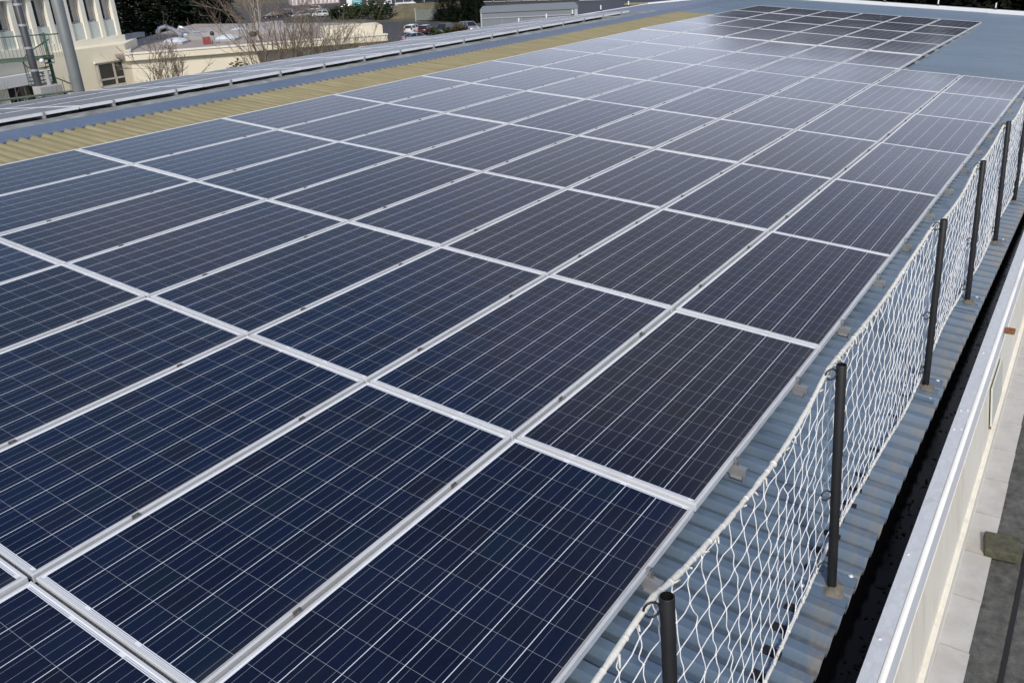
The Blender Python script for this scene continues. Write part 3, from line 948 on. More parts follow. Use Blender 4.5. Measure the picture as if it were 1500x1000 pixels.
# ------------------------------------------------------------------ safety net
net = thing('safety_net', 'white rope net strung between the black posts along the eave', 'net')
NX0, NX1 = -3.4, 9.6
def top_at(x):
    ks = [-3.15] + [p[0] for p in posts]
    for i in range(len(ks) - 1):
        if x <= ks[i + 1] or i == len(ks) - 2:
            f_ = (x - ks[i]) / (ks[i + 1] - ks[i])
            break
    sag = 0.085 * 4 * f_ * (1 - f_)
    v = -0.487 + 0.045 + (0.028 if x < -1.6 else max(0.0, 0.028 * (-0.6 - x)))
    return Vector((x, v + 0.012 * math.sin(x * 1.7), 0.893 - sag + 0.006 * math.sin(x * 5.1)))
def bot_at(x):
    return Vector((x, -0.572 + 0.012 * math.sin(x * 2.3 + 1), -0.048 + 0.018 * math.sin(x * 2.0 + 0.6) + 0.008 * math.sin(x * 7)))
rn = random.Random(11)
def smooth(pts, k=2):
    out = []
    n = len(pts)
    for i in range(n - 1):
        p0, p1, p2, p3 = pts[max(i - 1, 0)], pts[i], pts[i + 1], pts[min(i + 2, n - 1)]
        for q in range(k):
            t = q / k
            out.append(0.5 * ((2 * p1) + (p2 - p0) * t + (2 * p0 - 5 * p1 + 4 * p2 - p3) * t * t + (3 * p1 - p0 - 3 * p2 + p3) * t ** 3))
    out.append(pts[-1])
    return out
def rope(fn, r, name, step=0.03):
    pts, rs = [], []
    x = NX0
    while x < NX1:
        p = fn(x)
        pts.append(ROOF @ (p + Vector((0, rn.uniform(-.0012, .0012), rn.uniform(-.0015, .0015)))))
        rs.append(r * (1 + rn.uniform(-0.12, 0.16)))
        x += step
    mb = MB().tube(pts, rs, 8)
    return mb
tr = rope(top_at, 0.0082, 't')
br = rope(bot_at, 0.0068, 'b')
nm = MB()
def surf(x, s):
    """s 0 at the top rope, 1 at the bottom"""
    return top_at(x).lerp(bot_at(x), s) + Vector((0, 0.010 * math.sin(x * 3 + s * 4) * s * (1 - s) * 4, 0))
SP = 0.096
H = 0.93
def rise(x):                                    # rising strands: nearly parallel to the ropes at first, steeper further on
    return 0.10 * x if x < 0 else 0.10 * x + 0.22 * min(x, 0.9) ** 2 + 0.40 * max(0, x - 0.9)
FALL = 0.14                                    # hanging strands drift outwards as they fall
def nodept(i, j):
    # hanging strand i starts at x=i*SP on the top rope; rising strand j passes at z_drop = j*SP - RISE*x
    # x = xi + FALL*d ; d = j*SP - RISE*x   -> solve
    xi = i * SP
    d = j * SP - rise(xi)
    for _ in range(3): d = j * SP - rise(xi + FALL * d)
    return xi + FALL * d, d
jit = {}
def node(i, j):
    if (i, j) not in jit:
        x, d = nodept(i, j)
        jit[(i, j)] = (x + rn.gauss(0, 0.006), d + rn.gauss(0, 0.004))
    return jit[(i, j)]
def P3(x, d):
    return ROOF @ surf(x, max(0, min(1, d / H)))
ni0, ni1 = int(NX0 / SP) + 1, int(NX1 / SP) - 1
for i in range(ni0, ni1):
    js = [j for j in range(int(rise(i * SP) / SP) - 3, int(rise(i * SP) / SP) + 15) if 0.012 < nodept(i, j)[1] < H - 0.012]
    seq = [(i * SP + rn.gauss(0, 0.008), 0.0)] + [node(i, j) for j in js]
    xe = seq[-1][0] + 0.02
    seq.append((xe + rn.gauss(0, 0.014), H))
    pts = []
    for a_, b_ in zip(seq[:-1], seq[1:]):
        pa, pb = P3(*a_), P3(*b_)
        L = (pb - pa).length
        w_ = rn.gauss(0, 0.05) * L
        side = Vector((1, 0, 0))
        pts.append(pa)
        w2 = rn.gauss(0, 0.03) * L
        pts.append(pa.lerp(pb, 0.33) + side * (w_ * 0.8 + w2) + Vector((0, rn.gauss(0, .003), 0)))
        pts.append(pa.lerp(pb, 0.70) + side * (w_ * 0.8 - w2) + Vector((0, rn.gauss(0, .003), 0)))
    pts.append(P3(*seq[-1]))
    nm.tube(smooth(pts, 3), 0.0018, 5)
for j in range(-60, 80):
    run = [i for i in range(ni0, ni1) if 0.012 < nodept(i, j)[1] < H - 0.012]
    if len(run) < 2: continue
    seq = [node(i, j) for i in run]
    # carry the strand to the ropes
    d0 = seq[0][1]
    if d0 > 0.6 * H: seq.insert(0, (seq[0][0] - 0.07, min(H, d0 + 0.05)))
    if seq[-1][1] < 0.4 * H: seq.append((seq[-1][0] + 0.06, max(0, seq[-1][1] - 0.04)))
    pts = []
    for a_, b_ in zip(seq[:-1], seq[1:]):
        pa, pb = P3(*a_), P3(*b_)
        pts.append(pa)
        pts.append(pa.lerp(pb, 0.5) + Vector((0, rn.gauss(0, .003), rn.gauss(0, 0.0018))))
    pts.append(P3(*seq[-1]))
    nm.tube(smooth(pts, 2), 0.0019, 5)
for (i, j), (x, d) in jit.items():
    if 0 < d < H: nm.ball(P3(x, d), 0.0038, 6, 4)
for i in range(ni0, ni1):                       # lashings round the ropes
    c = ROOF @ top_at(i * SP)
    tr.ball(c + Vector((0, 0, -0.002)), 0.0102 + rn.uniform(-.002, .003), 7, 5)
    if rn.random() < 0.8:
        tr.tube([c + Vector((0.0, -0.01, 0.0)), c + Vector((rn.uniform(-.02, .02), -0.018, rn.uniform(-.03, .01)))], 0.003, 5)
    tr.ball(ROOF @ top_at(i * SP + rn.uniform(0.03, 0.06)), 0.0098, 7, 5)
    c = ROOF @ bot_at(i * SP + 0.03)
    br.ball(c, 0.0095, 7, 5)
    if rn.random() < 0.35:
        an = [2 * PI * q / 8 for q in range(8)]
        br.tube([c + Vector((0.022 * math.cos(q), -0.006, 0.018 + 0.02 * math.sin(q))) for q in an], 0.0025, 5)
tr.obj('top_rope', M['rope'], net, True)
br.obj('bottom_rope', M['rope'], net, True)
nm.obj('netting', M['cord'], net, True)
# black foam closures in the channels under the bottom rope
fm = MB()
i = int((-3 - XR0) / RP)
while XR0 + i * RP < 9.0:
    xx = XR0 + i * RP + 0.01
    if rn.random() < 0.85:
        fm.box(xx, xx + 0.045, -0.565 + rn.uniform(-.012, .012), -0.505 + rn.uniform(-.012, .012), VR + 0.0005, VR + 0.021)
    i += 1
i = int((13.9 - XR0) / RP)  # black boxes standing in for the shadow dashes under the sheet lap
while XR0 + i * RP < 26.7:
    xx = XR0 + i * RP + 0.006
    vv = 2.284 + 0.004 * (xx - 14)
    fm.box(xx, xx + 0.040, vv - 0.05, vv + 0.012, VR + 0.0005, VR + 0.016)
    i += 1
o = fm.obj('foam_closure_and_lap_shade', M['dark_fill'], bld, bevel=0.004); o.matrix_basis = ROOF
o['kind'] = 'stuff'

# ------------------------------------------------------------------ background: vegetation builders
def conifer_mesh(name, h, r, seed, n=5200, mat='conifer', blunt=0.75):
    q = random.Random(seed)
    mb = MB()
    for _ in range(n):
        z = h * (0.06 + 0.94 * q.random() ** (1.25 if blunt > 0.5 else 0.8))
        fr = 1 - z / h
        az = q.uniform(0, 2 * PI)
        lob = 1 + 0.22 * math.sin(3 * az + seed) + 0.18 * math.sin(z * 2.1 + 5 * az)
        rad = r * (fr ** blunt) * lob * (0.35 + 0.65 * math.sqrt(q.random())) + 0.1
        c = Vector((rad * math.cos(az), rad * math.sin(az), z - 0.18 * rad + q.uniform(-.2, .2)))
        d = Vector((math.cos(az + q.uniform(-.6, .6)), math.sin(az + q.uniform(-.6, .6)), q.uniform(-0.55, 0.15))).normalized()
        s_ = d.cross(Vector((q.uniform(-.4, .4), q.uniform(-.4, .4), 1))).normalized()
        L, W_ = q.uniform(0.22, 0.52), q.uniform(0.05, 0.13)
        mb.add([c - d * L * .4, c + s_ * W_, c + d * L * .6, c - s_ * W_], [(0, 1, 2, 3)])
    return mb.mesh(name, M[mat])
CON = [conifer_mesh('crown', 12.0, 3.4, s, 15000) for s in (1, 2, 3)]
COND = [conifer_mesh('crown', 12.0, 3.6, s, 20000, 'conifer_dark', 0.33) for s in (11, 12, 13)]
TRK = MB().tube([(0, 0, 0), (0.05, 0, 4), (0, 0.05, 11)], [0.28, 0.2, 0.03], 8).mesh('trunk', M['bark'])
def conifer(i, x, y, sc, label, group, zb=GZ, wide=1.0, dark=False):
    t = thing('conifer', label, 'conifer', Matrix.Translation((x, y, zb)) @ Matrix.Rotation(i * 1.3, 4, 'Z') @ Matrix.Diagonal((sc * wide, sc * wide, sc, 1)), group)
    put('trunk', TRK, t); put('crown', (COND if dark else CON)[i % 3], t)
    return t
# dark conifers behind the far edge of the roof (also what the far panels mirror)
ps = [(41, 14.0, 1.02), (41.5, 10.6, 1.035), (40.5, 7.2, 1.02), (41.5, 3.9, 1.05), (41, 0.6, 1.02), (41.5, -2.8, 1.04), (40.5, -6.2, 1.03), (42, -9.6, 1.04), (46, 9.0, 1.06), (46.5, 2.4, 1.075), (46, -4.4, 1.06), (46.5, 14.6, 1.05)]
for i, (x, y, sc) in enumerate(ps):
    sc = 1.122 + 0.005 * y + 0.4 * (sc - 1.03) + (0.05 if i > 7 else 0)
    row = 'front' if i < 8 else 'back'
    k = i + 1 if i < 8 else [0, 0, 0, 0, 0, 0, 0, 0, 2, 3, 4, 1][i]
    conifer(i, x, y, sc, 'dark conifer behind the far roof edge, %s row, %s from the left' % (row, ORD[k]), 'dark conifers behind the far roof edge', wide=1.12, dark=True)
# conifer clump between the tall cream building and the birches
for i, (x, y, sc) in enumerate([(38, 66, 1.25), (42.5, 69, 1.4), (47, 70.5, 1.3), (51, 71, 1.35), (40, 74, 1.45), (56, 76, 1.3)]):
    conifer(i, x, y, sc, 'dark evergreen behind the low cream building, %s' %
            ['nearest the tall cream building', 'second from the tall cream building', 'third from the tall cream building', 'fourth from the tall cream building, beside the birches',
             'taller one at the back by the tall building', 'at the back near the birches'][i], 'dark evergreens behind the low building', wide=1.1)

def bare_tree(name, label, loc, h, stems, seed, spread=0.5, mat='bark', rbase=0.05, group=None, depth=4, twigmat='twig', rmin=0.006):
    q = random.Random(seed)
    t = thing(name, label, 'bare tree' if 'tree' in name else 'bare shrub', Matrix.Translation(loc), group)
    trunk, twigs = MB(), MB()
    def grow(p, d, L, r, lev):
        n = 4
        pts, rs = [p], [r]
        for i in range(n):
            d = (d + Vector((q.gauss(0, .11), q.gauss(0, .11), q.gauss(0.05, .07)))).normalized()
            p = p + d * L / n
            pts.append(p); rs.append(max(rmin, r * (1 - 0.6 * (i + 1) / n)))
        (trunk if lev <= 1 else twigs).tube(pts, rs, 5 if lev == 0 else 3, cap=False)
        if lev < depth:
            for k in range(q.randint(3, 5) if lev < 2 else q.randint(2, 4)):
                f_ = q.uniform(0.3, 1.0)
                i = min(n - 1, int(f_ * n))
                b = pts[i].lerp(pts[i + 1], f_ * n - i)
                nd = (d + Vector((q.gauss(0, .55), q.gauss(0, .55), q.gauss(.15, .35)))).normalized()
                grow(b, nd, L * q.uniform(.40, .68), max(rmin, rs[i] * 0.6), lev + 1)
    for s in range(stems):
        az = 2 * PI * s / stems + q.uniform(-.5, .5)
        d = Vector((math.cos(az) * spread * q.uniform(.3, 1), math.sin(az) * spread * q.uniform(.3, 1), 1)).normalized()
        grow(Vector((math.cos(az) * .15, math.sin(az) * .15, 0)), d, h * q.uniform(.5, .72), rbase * q.uniform(.7, 1.2), 0)
    trunk.obj('trunk', M[mat], t); twigs.obj('crown', M[twigmat], t)
    return t
bare_tree('bare_shrub', 'leafless pale brown shrub against the sunlit cream wall', (20.7, 33.4, -3.6), 3.4, 11, 3, 0.62, 'bark', 0.035, depth=3)
bare_tree('bare_tree', 'large leafless multi stemmed tree in front of the low cream building', (24.6, 30.4, -4.6), 6.3, 16, 5, 0.62, 'bark', 0.06, depth=3)
bare_tree('bare_tree', 'thinner leafless multi stemmed tree right of the large leafless tree', (26.3, 29.6, -4.4), 5.2, 10, 8, 0.7, 'bark', 0.045, depth=3)
bare_tree('bare_tree', 'slender leafless sapling by the right end of the low cream building', (27.9, 27.6, -4.6), 4.6, 3, 9, 0.4, 'bark', 0.03, depth=3)
bare_tree('bare_shrub', 'leafless branches at the left picture edge below the spiral stairs', (15.2, 35.2, -6.0), 3.9, 6, 14, 0.55, 'bark', 0.04, depth=3)
for i, (x, y, h) in enumerate([(95, 138, 13), (101, 134, 14), (108, 130, 12), (99, 146, 14), (114, 137, 12), (106, 143, 13), (92, 146, 14), (112, 145, 13), (104, 150, 14)]):
    bare_tree('birch_tree', 'leafless pale stemmed birch beyond the low building, %s from the left' % ORD[[3, 5, 8, 2, 9, 6, 1, 7, 4][i]], (x, y, GZ), h, 2 + i % 2, 20 + i, 0.3, 'birch', 0.20,
              'leafless birches by the car park', depth=4, rmin=0.022)
def leafy(name, label, loc, r, h, seed, mat, n=1400, group=None, ls=0.16, cat='shrub'):
    q = random.Random(seed)
    t = thing(name, label, cat, Matrix.Translation(loc), group)
    mb = MB()
    cl = [(q.uniform(-.6, .6) * r, q.uniform(-.6, .6) * r, q.uniform(.2, .8) * h, q.uniform(.35, .6)) for _ in range(9)]
    for _ in range(n):
        cx, cy, cz, cr_ = cl[q.randrange(9)]
        d = Vector((q.gauss(0, 1), q.gauss(0, 1), q.gauss(0, 1))).normalized()
        c = Vector((cx, cy, cz)) + Vector((d.x * r * cr_, d.y * r * cr_, d.z * h * cr_ * .6)) * q.random() ** .4
        a_ = Vector((q.gauss(0, 1), q.gauss(0, 1), q.gauss(0, 1))).normalized(); b_ = a_.orthogonal().normalized()
        L = ls * q.uniform(.6, 1.3)
        mb.add([c - a_ * L, c + b_ * L * .5, c + a_ * L, c - b_ * L * .5], [(0, 1, 2, 3)])
    mb.obj('crown', M[mat], t)
    tm = MB()
    for s in range(4):
        an = s * 1.7
        tm.tube([(0, 0, -0.6), (math.cos(an) * r * .2, math.sin(an) * r * .2, h * .3), (math.cos(an) * r * .4, math.sin(an) * r * .4, h * .7)], [0.04, .03, .01], 4)
    tm.obj('stem', M['bark'], t)
    return t
leafy('evergreen_shrub', 'small dark bronze evergreen shrub against the cream wall', (23.25, 31.6, -3.1), 1.0, 1.5, 3, 'bronze', 900, None, 0.10)
# far hedges and thujas
hd = [(147, 148, 2.2, 3.0), (147, 143, 2.4, 3.4), (146.5, 137.5, 2.4, 3.2), (146, 133, 2.6, 4.6)]
for i, (x, y, r, h) in enumerate(hd):
    leafy('hedge_shrub', 'dark green shrub below the far parked cars, %s from the left' % ORD[i + 1], (x, y, GZ), r * 1.3, h, 40 + i, 'bush', 1100, 'dark shrubs below the far parked cars', 0.35)
for i, (x, y, sc) in enumerate([(143, 114.5, 0.50), (144, 110.5, 0.78), (142.5, 107.0, 0.66), (140.5, 104.5, 0.56)]):
    conifer(i, x, y, sc, 'green conifer beside the grey clad building, %s of four from the left' % ORD[i + 1], 'green conifers by the grey clad building', wide=1.5)
leafy('hedge_shrub', 'reddish brown hedge bush between the parked grey cars', (115.0, 89.3, GZ), 2.0, 2.0, 61, 'bronze', 900, None, 0.3)
leafy('hedge_shrub', 'olive hedge bush in front of the grey green parked car', (111.0, 90.2, GZ), 1.6, 1.7, 62, 'bush', 700, None, 0.3)

# ------------------------------------------------------------------ background: tall cream building
tb = thing('tall_building', 'tall cream building with ribs between narrow windows at the upper left', 'building')
A, B = Vector((18.25, 41.78, 0)), Vector((25.70, 43.60, 0))
ad = (B - A).normalized(); nd = Vector((ad.y, -ad.x, 0))         # outward normal
L0, L1 = -9.3, (B - A).length
def F(s, out, z): return A + ad * s + nd * out + Vector((0, 0, z))
mb = MB()
zs_top, zs_bot = 1.28, -0.02
mb.obox(F(L0, -0.35, GZ), ad * (L1 - L0), -nd * 12, Vector((0, 0, 16.5)))
mb.obj('wall', M['renderpale'], tb)
mb = MB()
mb.obox(F(L0, -0.35, -1.25), ad * (L1 - L0), nd * 0.33, Vector((0, 0, 0.42)))
mb.obox(F(L0, -0.35, -1.75), ad * (L1 - L0), nd * 0.12, Vector((0, 0, 0.50)))
mb.obox(F(L0, -0.35, zs_top), ad * (L1 - L0), nd * 0.30, Vector((0, 0, 0.62)))
mb.obj('wall_band', M['renderpale'], tb)
WPI = 1.06
nwin = int((L1 - L0) / WPI)
for i in range(nwin + 1):
    s = L1 - 0.12 - i * WPI
    mb = MB()
    mb.obox(F(s - 0.30, -0.33, -0.83), ad * 0.30, nd * 0.24, Vector((0, 0, 2.11)))
    mb.obj('rib', M['renderpale'], tb, bevel=0.02)
    if i == nwin: break
    w0, w1 = s - WPI, s - 0.30
    mb = MB().obox(F(w0 + .01, -0.33, -0.83), ad * (w1 - w0 - .02), nd * 0.16, Vector((0, 0, 0.80)))
    mb.obj('spandrel', M['spandrel'], tb)
    for zb in (-0.02, 1.92):
        wf = MB()
        a0, a1 = w0 + 0.06, w1 - 0.06
        for (p0, p1, z0, z1) in ((a0, a1, zb, zb + .06), (a0, a1, zb + 1.22, zb + 1.28), (a0, a0 + .06, zb, zb + 1.28), (a1 - .06, a1, zb, zb + 1.28), ((a0 + a1) / 2 - .04, (a0 + a1) / 2 + .04, zb, zb + 1.28)):
            wf.obox(F(p0, -0.34, z0), ad * (p1 - p0), nd * 0.07, Vector((0, 0, z1 - z0)))
        fo = wf.obj('window', M['winframe'], tb)
        MB().obox(F(a0 + .05, -0.345, zb + .05), ad * (a1 - a0 - .1), nd * 0.03, Vector((0, 0, 1.18))).obj('pane', M['glass'], fo)
        MB().obox(F((a0 + a1) / 2 + 0.06, -0.30, zb + .08), ad * ((a1 - a0) / 2 - .14), nd * 0.012, Vector((0, 0, 1.14))).obj('blind', M['blind'], fo)
# lower storey: deep openings under a slanted pale hood
for i in range(5):
    s = 3.6 - i * 2.2
    mb = MB().obox(F(s - 1.7, -0.36, -4.4), ad * 1.6, nd * 0.05, Vector((0, 0, 1.95)))
    fo = mb.obj('window', M['glass'], tb)
    mb = MB()
    for q in (0.0, 0.52, 1.04, 1.54):
        mb.obox(F(s - 1.7 + q, -0.31, -4.4), ad * 0.06, nd * 0.03, Vector((0, 0, 1.95)))
    mb.obj('frame', M['winframe'], fo)
    MB().obox(F(s - 0.1, -0.34, -5.0), ad * 0.5, nd * 0.35, Vector((0, 0, 3.0))).obj('rib', M['renderpale'], tb)
mb = MB().obox(F(-9, -0.34, -2.45), ad * 12.0, nd * 0.5, Vector((0, 0, 0.50)))
mb.obj('hood', M['whiteband'], tb)

# low cream building
low = thing('low_building', 'low cream flat roofed building with skylight domes below the tall cream building', 'building')
mb = MB().prism([(20.2, 41.5), (24.35, 41.75), (27, 44.6), (24.2, 44.3), (21.0, 42.6)], GZ, -1.14)
mb.obj('wing_wall', M['render'], low)
C0, E0 = Vector((22.85, 39.17, 0)), Vector((33.1, 31.8, 0))
cd = (E0 - C0).normalized(); cn = Vector((cd.y, -cd.x, 0)); LC = (E0 - C0).length
def G(s, out, z): return C0 + cd * s + cn * out + Vector((0, 0, z))
s_rec = 6.1                                    # start of a recess added to shade this stretch of wall
def xy(v): return (v.x, v.y)
E2, C2, K2 = (41.5, 42.0), (39.8, 56.5), (25.5, 45.2)
mb = MB().prism([xy(G(0, 0, 0)), xy(G(s_rec, 0, 0)), xy(G(s_rec, -1.1, 0)), xy(G(LC - 1.3, -1.1, 0)), xy(G(LC - 1.3, 0, 0)), xy(G(LC, 0, 0)), E2, C2, K2], GZ, -1.62)
mb.obj('wall', M['render'], low)
mb = MB().prism([xy(G(-0.15, 0.18, 0)), xy(G(LC + 0.2, 0.18, 0)), (41.9, 42.0), (40.1, 56.9), (25.2, 45.5)], -1.70, -1.58)
mb.obj('roof', M['gravel'], low)
mb = MB()
mb.obox(G(-0.2, 0.22, -1.74), cd * (LC + 0.45), -cn * 0.38, Vector((0, 0, 0.30)))
mb.obox(G(-0.2, -0.16, -1.74), -cn * 4.6 - cd * 0.2, cd * 0.3, Vector((0, 0, 0.30)))
mb.obj('parapet', M['render'], low, bevel=0.03)
mb = MB().obox(G(-0.22, 0.26, -1.44), cd * (LC + 0.5), -cn * 0.46, Vector((0, 0, 0.07)))
mb.obj('coping', M['renderpale'], low, bevel=0.01)
MB().obox(G(s_rec + .02, -1.08, GZ), cd * (LC - 1.34 - s_rec), -cn * 0.015, Vector((0, 0, -GZ - 1.75))).obj('shade_recess_wall', M['whiteband'], low)  # back of the added recess, whiter so its shade stays pale
# window of the wing
wa, wb = Vector((22.42, 41.58, 0)), Vector((23.97, 41.70, 0))
wd = (wb - wa).normalized(); wn = Vector((wd.y, -wd.x, 0)); WL = (wb - wa).length
mb = MB()
def WF(s, out, z): return wa + wd * s + wn * out + Vector((0, 0, z))
z0, z1 = -3.08, -1.88
mb.obox(WF(-.05, 0.03, z0 - .12), wd * (WL + .1), wn * .10, Vector((0, 0, .12)))
for (p0, p1, q0, q1) in ((0, WL, z0, z0 + .08), (0, WL, z1 - .08, z1), (0, .08, z0, z1), (WL - .08, WL, z0, z1), (WL * .58, WL * .58 + .1, z0, z1), (0, WL, z0 + .34, z0 + .42)):
    mb.obox(WF(p0, 0.035, q0), wd * (p1 - p0), wn * .07, Vector((0, 0, q1 - q0)))
fo = mb.obj('window', M['winframe'], low)
MB().obox(WF(.04, 0.03, z0 + .04), wd * (WL - .08), wn * .035, Vector((0, 0, z1 - z0 - .08))).obj('pane', M['glass'], fo)
MB().obox(WF(-.1, 0.0, z1), wd * (WL + .2), wn * .16, Vector((0, 0, .08))).obj('lintel', M['renderpale'], low)
# raised block and upstands on its roof
mb = MB().prism([(31.6, 34.6), (34.2, 32.7), (35.8, 34.6), (33.2, 36.5)], -1.58, -1.02)
mb.obj('raised_parapet', M['render'], low, bevel=0.02)
MB().prism([(30.2, 44.2), (37.0, 41.2), (37.2, 41.7), (30.4, 44.7)], -1.58, -1.25).obj('upstand', M['upstand'], low)
MB().prism([(27.0, 48.6), (31.6, 50.6), (31.4, 51.1), (26.8, 49.1)], -1.58, -1.30).obj('upstand', M['upstand'], low)
MB().prism([(33.0, 47.5), (39.6, 46.6), (39.7, 47.1), (33.1, 48.0)], -1.58, -1.28).obj('upstand', M['upstand'], low)
dlab = ['milky skylight dome nearest the camera on the low building', 'milky skylight dome behind the silver duct', 'milky skylight dome beside the red box',
        'milky skylight dome farthest right on the low building roof']
for i, (x, y) in enumerate([(28.6, 43.4), (32.4, 47.0), (30.6, 41.4), (34.4, 45.0)]):
    t = thing('skylight_dome', dlab[i], 'skylight', Matrix.Translation((x, y, -1.58)) @ Matrix.Rotation(0.6, 4, 'Z') @ Matrix.Diagonal((.85, .85, .7, 1)), 'skylight domes on the low roof')
    MB().box(-.85, .85, -.75, .75, 0, .16).obj('kerb', M['upstand'], t)
    mb = MB()
    k = 16
    for fr, z in ((1, .16), (.9, .27), (.65, .38), (.3, .44), (0.02, .45)):
        mb.v += [(.8 * fr * math.copysign(abs(math.cos(a_)) ** .6, math.cos(a_)), .7 * fr * math.copysign(abs(math.sin(a_)) ** .6, math.sin(a_)), z) for a_ in [2 * PI * j / k for j in range(k)]]
    for r in range(4):
        for j in range(k): mb.f.append((r * k + j, r * k + (j + 1) % k, r * k + k + (j + 1) % k, r * k + k + j))
    mb.obj('dome', M['dome'], t, True)
t = thing('vent_duct', 'shiny silver bent duct on the low building roof', 'duct', Matrix.Translation((30.3, 47.3, -1.58)))
mb = MB().tube([(0, 0, 0), (0, 0, .42), (.10, -.06, .62), (.4, -.22, .70), (.75, -.4, .52), (1.05, -.55, .22), (1.1, -.6, 0)], .13, 12)
mb.obj('bent_pipe', M['duct'], t, True)
MB().tube([(1.15, -.45, 0), (1.15, -.45, .45), (1.2, -.5, .6), (1.4, -.65, 0.5), (1.8, -.9, .15), (2.5, -1.2, .12)], .12, 12).obj('side_pipe', M['duct'], t, True)
t = thing('roof_fan', 'red box with a black cowl on the low building roof', 'roof fan', Matrix.Translation((28.6, 40.6, -1.58)) @ Matrix.Rotation(-.6, 4, 'Z'))
MB().box(-.2, .2, -.18, .18, 0, .38).obj('red_housing', M['red'], t, bevel=.02)
MB().tube([(.35, .2, 0), (.35, .2, .42)], .08, 10).obj('stack', M['upstand'], t)
MB().ball((.35, .2, .52), .12, 10, 6, 1.1).obj('cowl', M['dark'], t, True)
t = thing('roof_vent', 'small pale red based vent with a black cap among the leafless branches', 'roof vent', Matrix.Translation((31.0, 39.2, -1.58)))
MB().tube([(0, 0, 0), (0, 0, .34)], [.16, .09], 10).obj('pipe', M['pink'], t)
MB().ball((0, 0, .42), .12, 10, 6, .8).obj('cap', M['dark'], t, True)
t = thing('roof_vent', 'low black vent just behind the cream parapet, right of the red box', 'roof vent', Matrix.Translation((30.0, 38.4, -1.58)))
MB().tube([(0, 0, 0), (0, 0, .35)], .14, 10).obj('pipe', M['upstand'], t)
MB().ball((0, 0, .42), .24, 10, 6, .6).obj('cap', M['dark'], t, True)

# mast, flue and spiral stairs
t = thing('grey_mast', 'thick plain grey mast standing in front of the cream buildings', 'mast', Matrix.Translation((15.68, 31.83, GZ)))
MB().tube([(0, 0, 0), (0, 0, 8.0), (0, 0, 15)], [.23, .215, .20], 20).obj('shaft', M['mast'], t, True)
t = thing('wall_flue', 'dark banded flue pipe rising past the narrow windows', 'flue', Matrix.Translation((16.85, 36.9, GZ)))
MB().tube([(0, 0, 2), (0, 0, 15)], .15, 16).obj('pipe', M['flue'], t, True)
mb = MB()
for z in (8.6, 9.5, 10.4, 11.2, 12.0): mb.tube([(0, 0, z), (0, 0, z + .09)], .165, 16)
mb.obj('band', M['duct'], t)
MB().tube([(0.42, -.12, 6.3), (0.42, -.12, 8.6)], .10, 10).obj('side_pipe', M['upstand'], t)
MB().box(-.25, .75, -.5, .1, 7.55, 8.0).obj('junction_box', M['upstand'], t, bevel=.03)
MB().box(.2, .95, -.35, .2, 7.0, 7.6).obj('fan_housing', M['dark'], t, bevel=.05)
MB().ball((.25, -.3, 9.0), .10, 8, 6).obj('lamp_head', M['white'], t, True)

t = thing('spiral_staircase', 'green steel spiral stairs with a railed landing beside the grey mast', 'staircase')
pc = Vector((18.25, 38.1, 0))
zf = -0.98
MB().tube([(pc.x, pc.y, GZ), (pc.x, pc.y, 0.0)], .075, 10).obj('centre_post', M['greensteel'], t, True)
st, rl, bal = MB(), MB(), MB()
nst = 26
hel = []
for i in range(nst):
    a0 = -1.9 - i * 0.36
    z = zf - 0.19 * (i + 1)
    p1, p2 = [pc + Vector((math.cos(a_) * 1.05, math.sin(a_) * 1.05, z)) for a_ in (a0, a0 - .38)]
    c0 = pc + Vector((0, 0, z))
    st.add([c0, p1, p2, c0 - Vector((0, 0, .035)), p1 - Vector((0, 0, .035)), p2 - Vector((0, 0, .035))], [(0, 1, 2), (5, 4, 3), (1, 4, 5, 2), (0, 3, 4, 1), (2, 5, 3, 0)])
    hel.append(p1 + Vector((0, 0, .95)))
    rl.tube([p1, p1 + Vector((0, 0, .95))], .014, 5)
st.obj('tread', M['greensteel'], t)['kind'] = 'stuff'
rl.tube(hel, .025, 6)
rl.obj('helical_railing', M['greensteel'], t)
la = pc + Vector((-0.2, -0.75, 0)); lv = Vector((-7.5, 4.4, 0)); ld = lv.normalized(); ln_ = Vector((-ld.y, ld.x, 0))
mb = MB().obox(la + Vector((0, 0, zf - .08)), lv, -ln_ * 1.3, Vector((0, 0, .08)))
mb.obj('landing', M['greensteel'], t)
for s in range(58):
    p = la + ld * s * .15 + Vector((0, 0, zf))
    bal.tube([p, p + Vector((0, 0, .95))], .009, 4)
for zz in (.95, .08):
    bal.tube([la + Vector((0, 0, zf + zz)), la + lv + Vector((0, 0, zf + zz))], .025, 6)
for an in range(16):
    a_ = -2.2 + an * 0.11
    p = pc + Vector((math.cos(a_) * 1.1, math.sin(a_) * 1.1, zf))
    bal.tube([p, p + Vector((0, 0, .95))], .009, 4)
bal.tube([pc + Vector((math.cos(-2.2 + i * .11) * 1.1, math.sin(-2.2 + i * .11) * 1.1, zf + .95)) for i in range(16)], .025, 6)
bal.obj('landing_railing', M['greensteel'], t)
mb = MB()
mb.tube([la + ld * 3.0 + Vector((0, 0, zf - .08)), la + ld * 3.8 + ln_ * -1.0 + Vector((0, 0, zf - 1.2))], .05, 6)
mb.obj('brace', M['greensteel'], t)
t = thing('handrail', 'dark green handrail along the left edge below the spiral stairs', 'handrail')
MB().tube([(12.5, 37.6, -2.35), (17.9, 35.9, -2.30)], .045, 8).obj('rail', M['greensteel'], t)
mb = MB()
for i in range(4):
    p = Vector((12.7 + i * 1.6, 37.5 - i * .5, -2.35)); mb.tube([(p.x, p.y, GZ), p], .03, 6)
mb.obj('post', M['greensteel'], t)

